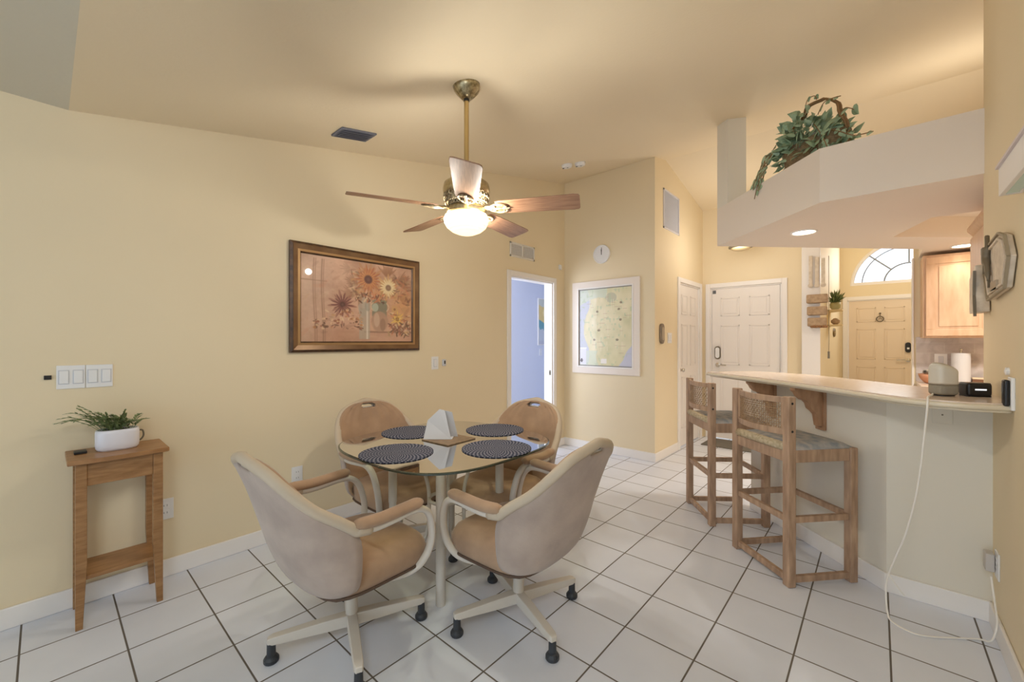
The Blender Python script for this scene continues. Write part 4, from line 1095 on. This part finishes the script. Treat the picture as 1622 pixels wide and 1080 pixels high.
# wall cabinet
cab = thing('wall_cabinet', 'maple wall cabinet with raised panel door over the marble backsplash', 'cabinet', (3.03, 5.65, 0))
MB().box(0, .46, 0, .325, 1.35, 2.135).build('cabinet_box', MAPLE, cab, bevel=.003)
dr_ = MB().box(.02, .44, -.02, 0, 1.368, 2.11).build('door', MAPLE, cab, bevel=.004)
m = MB()
for a_, b_, c__, d_ in ((.02, .44, 1.368, 1.43), (.02, .44, 2.045, 2.11), (.02, .082, 1.43, 2.045), (.378, .44, 1.43, 2.045)): m.box(a_, b_, -.026, -.02, c__, d_)
m.build('door_rail', MAPLE, dr_, bevel=.003)
MB().box(.105, .355, -.027, -.02, 1.455, 2.02).build('door_panel', MAPLE, dr_, bevel=.006)
cab2 = thing('wall_cabinet', 'maple wall cabinet to the right of the first, mostly hidden behind the yellow wall end', 'cabinet', (3.50, 5.65, 0))
MB().box(0, .6, 0, .325, 1.35, 2.135).build('cabinet_box', MAPLE, cab2, bevel=.003)
MB().box(.02, .58, -.02, 0, 1.368, 2.11).build('door', MAPLE, cab2, bevel=.004)
# tall cabinet on the right kitchen wall
tc_ = thing('tall_cabinet', 'maple upper cabinet with crown moulding just behind the yellow wall end', 'cabinet', (3.20, 3.30, 0))
MB().box(0, .34, 0, .75, 1.55, 2.02).build('cabinet_box', MAPLE, tc_, bevel=.003)
MB().prism([(-.0, 2.02), (-.03, 2.06), (-.03, 2.08), (.34, 2.08), (.34, 2.02)], 0, .77, 'y').build('crown', MAPLE, tc_)
MB().box(-.02, 0, .02, .73, 1.57, 2.0).build('door', MAPLE, tc_, bevel=.003)
tc_.location = (3.19, 3.45, 0)
# base units + worktop
bu = thing('base_cabinet', 'maple base cabinet under the kitchen worktop behind the bar', 'cabinet', (3.02, 5.38, 0))
MB().box(0, 1.55, .02, .60, .1, .873).build('cabinet_box', MAPLE, bu); MB().box(.02, 1.53, .08, .58, 0, .1).build('plinth', BLACK, bu)
for k in range(3):
    dd = MB().box(.02+.51*k, .50+.51*k, 0, .02, .12, .86).build('door', MAPLE, bu, bevel=.003)
    MB().lathe([(0, -.03), (.014, -.026), (.014, -.018), (.006, -.012), (.006, 0)], 12, (.44+.51*k, .78), 'y').build('knob', CHROME, dd, smooth=True)
wt = MB().box(3.0, 4.60, 5.35, 5.98, .873, .912).build('kitchen_worktop', CTOP, bevel=.006); tagp(wt, 'cream kitchen worktop below the marble backsplash', 'worktop')
bs = MB().box(3.0, 4.62, 5.968, 5.98, .912, 1.36).build('trim_8', SPLASH); struct(bs)
# paper towel
pr_ = thing('paper_towel_roll', 'white paper towel roll on an upright holder by the backsplash', 'paper towel', (3.30, 5.86, .912))
MB().lathe([(.075, 0), (.075, .012), (0, .012)], 28).build('holder_base', CHROME, pr_)
MB().lathe([(.063, .014), (.065, .018), (.065, .29), (.062, .294), (.02, .294), (.02, .014)], 36).build('roll', PAPER, pr_)
MB().lathe([(.006, .012), (.006, .315), (.014, .32), (.014, .33), (0, .336)], 14).build('holder_post', CHROME, pr_, smooth=False)
# outlet on backsplash
ob = thing('wall_outlet', 'white double outlet on the marble backsplash left of the paper towels', 'outlet', (3.176, 5.968, 1.135))
MB().box(-.045, .045, -.006, 0, -.058, .058).build('plate', WHITEP, ob, bevel=.002)
m = MB(); m.box(-.018, .018, -.009, -.006, -.035, .035); m.build('socket', SWG, ob, bevel=.001)
# fruit bowl & small box
bw = thing('wooden_bowl', 'wooden bowl with dark patterned cloth on the kitchen worktop', 'bowl', (3.10, 5.72, .912))
MB().lathe([(.04, 0), (.06, .01), (.09, .05), (.10, .09), (.092, .09), (.082, .055), (.05, .02), (0, .018)], 28).build('bowl', CLAY, bw, smooth=True)
cl = MB()
for k in range(9):
    a = k*.7; cl.lathe([(0, .05+.008*k), (.026, .066+.008*k), (.024, .085+.008*k), (0, .096+.008*k)], 10, (.045*math.cos(a), .045*math.sin(a)))
cl.build('cloth', mat('black_white_pattern', (214, 206, 192), .8, c2=(44, 42, 42), vscale=40), bw, smooth=True)
bx = thing('tin_box', 'small dark tin with pale lid right of the paper towels', 'box', (3.42, 5.86, .912))
MB().box(-.05, .05, -.035, .035, 0, .05).build('box', mat('brown_tin', (120, 84, 60), .5), bx, bevel=.004)
MB().box(-.05, .05, -.036, .036, .05, .066).build('lid', mat('cream_lid', (224, 206, 176), .5), bx, bevel=.004)
# hall dome light
dl = thing('dome_light', 'small dark rimmed ceiling light half hidden behind the soffit', 'ceiling light', (1.475, 5.6, -.035))
MB().lathe([(.10, 2.50), (.13, 2.49), (.13, 2.475), (.11, 2.468)], 28).build('rim', DARKMET, dl)
MB().lathe([(.11, 2.47), (.09, 2.452), (.05, 2.442), (0, 2.44)], 28).build('shade', mat('dim_frosted_glass', (206, 184, 140), .4), dl, smooth=True)
MB().lathe([(.008, 2.5), (.008, cz(5.6)+.03)], 12).build('stem', DARKMET, dl)

# smart speaker on the bar
sp_ = thing('smart_speaker', 'rounded pale smart speaker with grey base on the bar counter', 'speaker', (2.93, 2.80, 1.07), .72)
def rbox(w, dpt, z0, z1, r0, r1, shear=0, n=48, e=3.4, skew=0):
    m = MB(); vs = []; K = 8
    for i in range(K+1):
        t_ = i/K; z = z0+(z1-z0)*t_
        edge = 1
        if r0 and t_ < .25: edge = 1-r0*(1-(t_/.25))**2
        if r1 and t_ > .75: edge = 1-r1*((t_-.75)/.25)**2
        for k in range(n):
            x, y = sq(2*PI*k/n, 1, e); vs.append((x*w*edge, y*dpt*edge+shear*t_, z-(skew*x*t_)))
    m.add(vs, [(i*n+k, i*n+(k+1) % n, (i+1)*n+(k+1) % n, (i+1)*n+k) for i in range(K) for k in range(n)]+[tuple(range(n))[::-1], tuple(range(K*n, (K+1)*n))]); return m
rbox(.046, .037, .006, .050, .12, 0).build('base', GREYFAB, sp_, smooth=False, auto=True)
rbox(.0462, .0372, .050, .140, 0, .30, skew=.012).build('body', SPKW, sp_, auto=True)
rbox(.036, .029, 0, .007, 0, 0).build('foot', BLACK, sp_)
# black clock
bc = thing('alarm_clock', 'small black box clock with white bar display at the right end of the bar', 'clock', (3.035, 2.86, 1.07), .45)
rbox(.045, .032, .004, .062, .06, .08, e=6).build('case', BLACK, bc, auto=True)
MB().box(-.02, .02, -.0335, -.0315, .030, .036).build('display_bar', mat_emit('display_white', (240, 240, 240), 1.2), bc)
MB().box(-.04, .04, -.028, .028, 0, .005).build('foot', BLACK, bc)
bk_ = thing('grey_case', 'flat dark grey case lying on the bar behind the speaker', 'case', (3.02, 3.10, 1.07), .2)
MB().box(-.075, .06, -.05, .05, 0, .036).build('body', BOOKG, bk_, bevel=.005); MB().box(-.075, .06, -.05, .05, .0365, .043).build('lid', mat('pale_grey_lid', (170, 170, 172), .5), bk_, bevel=.003)
# speaker cord: from the speaker down in front of the bar, along the floor to the wall outlet
cordp = [(2.895, 2.772, 1.078), (2.885, 2.70, 1.076), (2.868, 2.60, 1.078), (2.865, 2.565, 1.062), (2.862, 2.562, 1.02), (2.855, 2.59, .90), (2.845, 2.62, .75), (2.83, 2.66, .60), (2.80, 2.71, .42), (2.765, 2.75, .28), (2.74, 2.78, .17), (2.735, 2.76, .10), (2.74, 2.735, .03), (2.755, 2.70, .006), (2.82, 2.66, .005), (2.88, 2.68, .005), (2.96, 2.74, .005), (3.04, 2.80, .005), (3.075, 2.79, .02), (3.092, 2.80, .10), (3.093, 2.86, .17), (3.088, 2.895, .26)]
m = MB(); m.tube(spline(cordp, 160), .0038, 8)
cord = m.build('power_cord', mat('white_cable', (242, 238, 230), .5), smooth=True); tagp(cord, 'white power cord hanging from the speaker down to the floor and wall outlet', 'cord')
MB().tube([(2.745, 2.775, .19), (2.775, 2.785, .14), (2.80, 2.80, .10)], .004, 6).build('cable_tie', cord.data.materials[0], cord)
# outlet with adapter on the right wall
ow = plate_x('wall_outlet', 'white outlet low on the right wall with a grey plug adapter', 'outlet', 3.11, 2.90, .315, .075, .12, 1, face=-1, rocker=False)
ad = MB().box(-.038, -.009, -.03, .03, -.04, .04).build('plug_adapter', mat('pale_grey_plastic', (196, 190, 184), .5), bevel=.004); ad.location = (3.11, 2.935, .315)
tagp(ad, 'square grey plug adapter in the low outlet on the right wall', 'adapter')
# blank plate below the counter
bp_ = thing('wall_outlet', 'painted over blank plate under the bar counter beside the hanging cord', 'outlet', (2.945, 3.018, .955))
MB().box(-.036, .036, -.005, 0, -.045, .045).build('plate', OFFW, bp_, bevel=.002); MB().lathe([(.004, -.006), (.004, -.005)], 10, (0, -.0), 'y').build('screw', DARKMET, bp_)
# remote in wall cradle
rc = thing('wall_remote', 'slim black and white fan remote in a cradle on the right wall', 'remote', (3.11, 2.62, 1.115))
MB().box(-.012, 0, -.03, .03, -.07, .06).build('cradle', WHITEP, rc, bevel=.003)
MB().box(-.03, -.012, -.02, .02, -.055, .05).build('remote_body', BLACK, rc, bevel=.006)
MB().box(-.031, -.03, -.012, .012, .0, .035).build('buttons', BOOKG, rc, bevel=.001)
kb = MB().lathe([(.016, 0), (.016, -.01), (0, -.014)], 16, (0, 0), 'x').build('wall_knob', WHITEP); kb.parent = rc; kb.location = (0, .08, .08)
# wall art on the right wall
wa = thing('wall_plaque', 'whitewashed hexagonal wall plaque with dark heron relief on the right wall', 'wall art', (3.11, 2.80, 1.65))
hexp = [(-.20, .12), (.10, .145), (.22, .11), (.30, .0), (.22, -.14), (-.17, -.17), (-.27, .0)]
hx_ = [(-x*.86, z*.84) for x, z in hexp]
MB().prism(hx_, -.022, -.004, 'x').build('panel', PINKISH, wa, bevel=.004)
rg = MB(); L_ = [Vector((-.026, a, b)) for a, b in hx_]
for i in range(len(L_)): rg.bar(L_[i], L_[(i+1) % len(L_)], .008, .010, (1, 0, 0))
rg.build('border', mat('taupe_border', (158, 144, 120), .6), wa)
rg = MB(); L_ = [Vector((-.026, a*.84, b*.82)) for a, b in hx_]
for i in range(len(L_)): rg.bar(L_[i], L_[(i+1) % len(L_)], .01, .008, (1, 0, 0))
rg.build('inner_border', PINKISH, wa)
hr = MB()
hr.tube(spline([(-.03, .13, .15), (-.032, .11, .10), (-.034, .12, .05), (-.034, .09, .0), (-.034, .07, -.06)], 16), [.008]*5+[.016]*6+[.010]*4+[.005]*2, 6)
hr.tube(spline([(-.03, .17, .10), (-.032, .155, .06), (-.034, .15, -.02)], 10), [.014]*5+[.008]*6, 6)
hr.tube([(-.03, .09, -.0), (-.03, .085, -.09)], .005, 6)
hr.build('relief_figure', DARKMET, wa, smooth=True)
MB().box(-.03, -.022, -.06, .06, -.11, -.07).build('caption_strip', mat('taupe_strip', (178, 160, 136), .7), wa)
wa2 = thing('wall_plaque', 'small whitewashed wall plaque behind the heron plaque at the wall end', 'wall art', (3.11, 3.14, 1.56))
MB().prism([(-.09, -.10), (.10, -.10), (.10, .08), (-.07, .13)], -.05, -.004, 'x').build('panel', PINKISH, wa2, bevel=.004)
m = MB(); m.bar((-.054, -.09, .10), (-.054, -.075, -.02), .012, .01, (1, 0, 0)); m.bar((-.054, -.075, -.02), (-.054, -.10, -.12), .012, .01, (1, 0, 0)); m.build('border', DARKMET, wa2)
# valance box high on right wall
vb = thing('window_valance', 'white boxed valance with pale glass underside high on the right wall', 'valance', (3.11, 2.48, 0))
f = MB(); f.box(-.06, -.045, -1.1, 0, 1.87, 1.975); f.box(-.0448, -.0005, -1.1, -.0005, 1.956, 1.975); f.box(-.0448, -.0005, -.018, -.0005, 1.87, 1.955); f.box(-.012, -.0005, -1.1, -.019, 1.87, 1.955); f.build('box', TRIM, vb, bevel=.002)
MB().box(-.068, -.0, -1.1, .006, 1.975, 1.985).build('cap', mat('mauve_trim', (222, 210, 208), .5), vb)
MB().box(-.045, -.012, -1.1, -.018, 1.872, 1.878).build('glass_strip', mat('pale_aqua_glass', (196, 226, 222), .15), vb)
# mat by the garage door
dm = MB().prism([(1.02, 5.60), (1.80, 5.60), (1.80, 6.06), (1.02, 6.06)], .0005, .012).build('door_mat', MATF, bevel=.003); tagp(dm, 'grey door mat on the tiles in front of the white garage door', 'mat')

# organiser hanging on the white column
og = thing('hanging_organizer', 'tiered hanging organizer with paddles on the white column end', 'organizer', (2.165, 6.06, 0))
for k, x in enumerate((-.05, .01, .07)):
    m = MB(); m.box(x-.017, x+.017, -.03, -.018, 1.98, 2.32-.02*k); m.lathe([(0, -.034), (.026, -.03), (.026, -.016), (0, -.014)], 12, (x, 1.97), 'y'); m.build('paddle', PINKISH, og, bevel=.002)
for z, w_ in ((1.76, .085), (1.62, .08), (1.49, .075)):
    m = MB(); m.box(-w_, w_+.03, -.09, -.012, z, z+.10); m.build('pouch', TAUPEB, og, bevel=.012)
m = MB(); rnd = random.Random(4)
for k in range(14): m.lathe([(0, 0), (.018, .008), (.018, .022), (0, .032)], 8, (rnd.uniform(-.04, .11), rnd.uniform(-.11, -.05)))
mm_ = m.build('dried_sprig', mat('brown_sprig', (150, 108, 70), .8), og, smooth=True); mm_.location = (0, 0, 1.47)
m = MB(); m.tube([(.12, -.02, 2.3), (.122, -.02, 1.3), (.12, -.02, 1.18)], .003, 5); m.box(.11, .13, -.03, -.012, 1.12, 1.2); m.build('hanging_cord', DARKMET, og)
# shelves with a plant on the entry side wall
se_ = thing('corner_shelf', 'two tier small cream corner shelf on the yellow entry wall', 'shelf', (2.2, 7.2, 0))
for z in (1.522, 1.72): MB().prism([(0, -.22), (.16, -.22), (.16, .0), (.12, .1), (0, .25)], z, z+.018).build('shelf_board', mat('cream_shelf', (230, 208, 160), .5), se_, bevel=.003)
MB().box(0, .012, -.22, .25, 1.515, 1.74).build('shelf_back', mat('cream_shelf_back', (226, 202, 150), .5), se_)
pl_ = thing('shelf_plant', 'small bushy plant in a round pot on the upper corner shelf', 'potted plant', (2.285, 7.0, 1.7385))
MB().lathe([(.035, 0), (.055, .02), (.06, .06), (.052, .09), (0, .09)], 20).build('pot', mat('sage_pot', (176, 168, 120), .5), pl_, smooth=True)
lf = MB(); rnd = random.Random(5)
for k in range(110):
    a = rnd.uniform(0, 2*PI); e_ = rnd.uniform(.2, 1.5); L_ = rnd.uniform(.08, .20)
    dv = Vector((math.cos(a)*math.cos(e_)*.8, math.sin(a)*math.cos(e_), math.sin(e_))); q = dv.orthogonal().normalized()*.012; b0 = Vector((0, 0, .085))
    if dv.x*L_ < -.08: continue
    lf.add([b0, b0+dv*L_*.6+q, b0+dv*L_, b0+dv*L_*.6-q], [(0, 1, 2, 3)])
lf.build('foliage', LEAFN, pl_, solid=.001)
fg = MB().lathe([(.02, 0), (.045, .02), (.05, .05), (.02, .08), (0, .085)], 16).build('shelf_ornament', TAUPEB, smooth=True); fg.location = (2.285, 7.05, 1.5405); tagp(fg, 'small tan ornament on the lower corner shelf', 'ornament')
os_ = MB(); os_.lathe([(0, .018), (.10, .018), (.11, .008), (.11, 0)], 32, (0, 0), 'x')
for i, v in enumerate(os_.v): os_.v[i] = (v[0], v[1]*1.6, v[2]*.62)
o = os_.build('oval_sign', mat('dark_olive_sign', (112, 92, 50), .5)); o.location = (2.2, 8.1, 1.45); tagp(o, 'dark oval sign on the yellow entry wall below the corner shelf', 'sign')
m = MB(); m.box(.018, .0195, -.10, .10, -.006, .006); m.build('lettering', mat('sign_tan', (176, 150, 96), .5), o)

# picture and switch inside the bedroom
def art():
    W_, H_ = 40, 80
    yy, xx = np.mgrid[0:H_, 0:W_]; X = xx/(W_-1); Y = yy/(H_-1)
    img = np.zeros((H_, W_, 3))+np.array([236., 206., 130.])
    def mix(m, c, k=1): m = np.clip(m, 0, 1)[..., None]*k; img[:] = img*(1-m)+np.array(c, float)*m
    mix(Y < .12+.05*np.sin(X*7), (216, 216, 200)); mix(Y > .45+.25*X, (112, 168, 176)); mix(Y > .62+.3*X+.03*np.sin(X*20), (206, 210, 214)); mix(((X-.4)**2+(Y-.3)**2*3 < .03), (248, 222, 160))
    mix(Y > .93, (200, 200, 208)); return img
pa = thing('framed_print', 'narrow yellow and teal print on the pale bedroom wall', 'picture', (-1.62, 5.62, 1.25))
MB().box(0, .015, -.0, .50, 0, .80).build('frame', TRIM, pa); picture('print', art(), .47, .77, PRINTM, pa, 'x', (.017, .015, .015))
plate_x('light_switch', 'switch plate with dark toggle under the print inside the bedroom', 'light switch', -1.62, 5.70, 1.13, .075, .115, 1)

# ------------------------------------------------------------------ lights
def area(name, loc, rot, sx, sy, c, p, spread=None):
    l = bpy.data.lights.new(name, 'AREA'); l.shape = 'RECTANGLE'; l.size = sx; l.size_y = sy; l.color = c; l.energy = p
    o = bpy.data.objects.new(name, l); COL.objects.link(o); o.location = loc; o.rotation_euler = rot
    if spread: l.spread = spread
    return o
area('daylight_sliding_door', (1.5, -4.02, 1.15), (PI/2, 0, 0), 2.9, 2.1, (.74, .86, 1.0), 14)
area('living_side_fill', (6.4, -1.6, 1.4), (PI/2, 0, PI/2), 3.4, 1.8, (.74, .86, 1.0), 3)  # added fill panel in front of a windowless wall, out of view
area('bedroom_daylight', (-1.0, 2.75, 1.5), (PI/2, 0, 0), 1.0, 1.3, (.84, .89, 1.0), 27)
def point(name, loc, p, c, r=.05):
    l = bpy.data.lights.new(name, 'POINT'); l.energy = p; l.color = c; l.shadow_soft_size = r
    o = bpy.data.objects.new(name, l); COL.objects.link(o); o.location = loc; return o
def spot(name, loc, p, c, ang=2.4, r=.06):
    l = bpy.data.lights.new(name, 'SPOT'); l.energy = p; l.color = c; l.spot_size = ang; l.spot_blend = .8; l.shadow_soft_size = r
    o = bpy.data.objects.new(name, l); COL.objects.link(o); o.location = loc; return o
warm = (1.0, .95, .86)
for k in range(3):
    a = 2*PI*k/3+.6
    a = math.radians((-12, 110, 232)[k])
    point('fan_bulb', (FX+.15*math.cos(a), FY+.15*math.sin(a), 2.0), (10, 8, 2.5)[k], warm, .025)
spot('soffit_downlight', (2.275, 3.985, 2.15), 26, warm)
spot('kitchen_downlight', (3.28, 5.47, 2.15), 8, warm)
spot('kitchen_fill_spot', (3.7, 4.6, 2.30), 85, warm, 2.8)  # fill added to brighten the kitchen side; no fixture there
point('hall_lamp', (1.5, 5.3, 2.40), 8, (1, .93, .84), .1)
point('ledge_fill_light', (3.2, 4.3, 2.72), 5.5, warm, .12)  # unseen source, put in to lift the far slope and ceiling
point('entry_fill_light', (3.3, 8.0, 2.5), 20, (1, .92, .80), .15)  # added light to brighten the entry hall; no lamp hangs here
area('entry_window_daylight', (3.1, 9.5, 2.65), (-PI/2, 0, 0), 1.2, .55, (.85, .93, 1), 12)

point('rear_fill_light', (2.75, -.5, 2.15), 36, (.78, .88, 1.0), .3)  # invented light behind the camera, fills the surfaces that face it
# world
w = bpy.data.worlds.new('world'); scn.world = w; w.use_nodes = True
bg = w.node_tree.nodes['Background']; bg.inputs[0].default_value = (.80, .90, 1.0, 1); bg.inputs[1].default_value = 1.6

scn.view_settings.view_transform = 'Standard'
scn.view_settings.look = 'None'
scn.view_settings.exposure = .38
scn.view_settings.gamma = 1
scn.view_settings.use_curve_mapping = False
scn.cycles.max_bounces = 10
scn.cycles.diffuse_bounces = 6
scn.cycles.transparent_max_bounces = 16
scn.cycles.sample_clamp_indirect = 6
scn.cycles.use_denoising = True
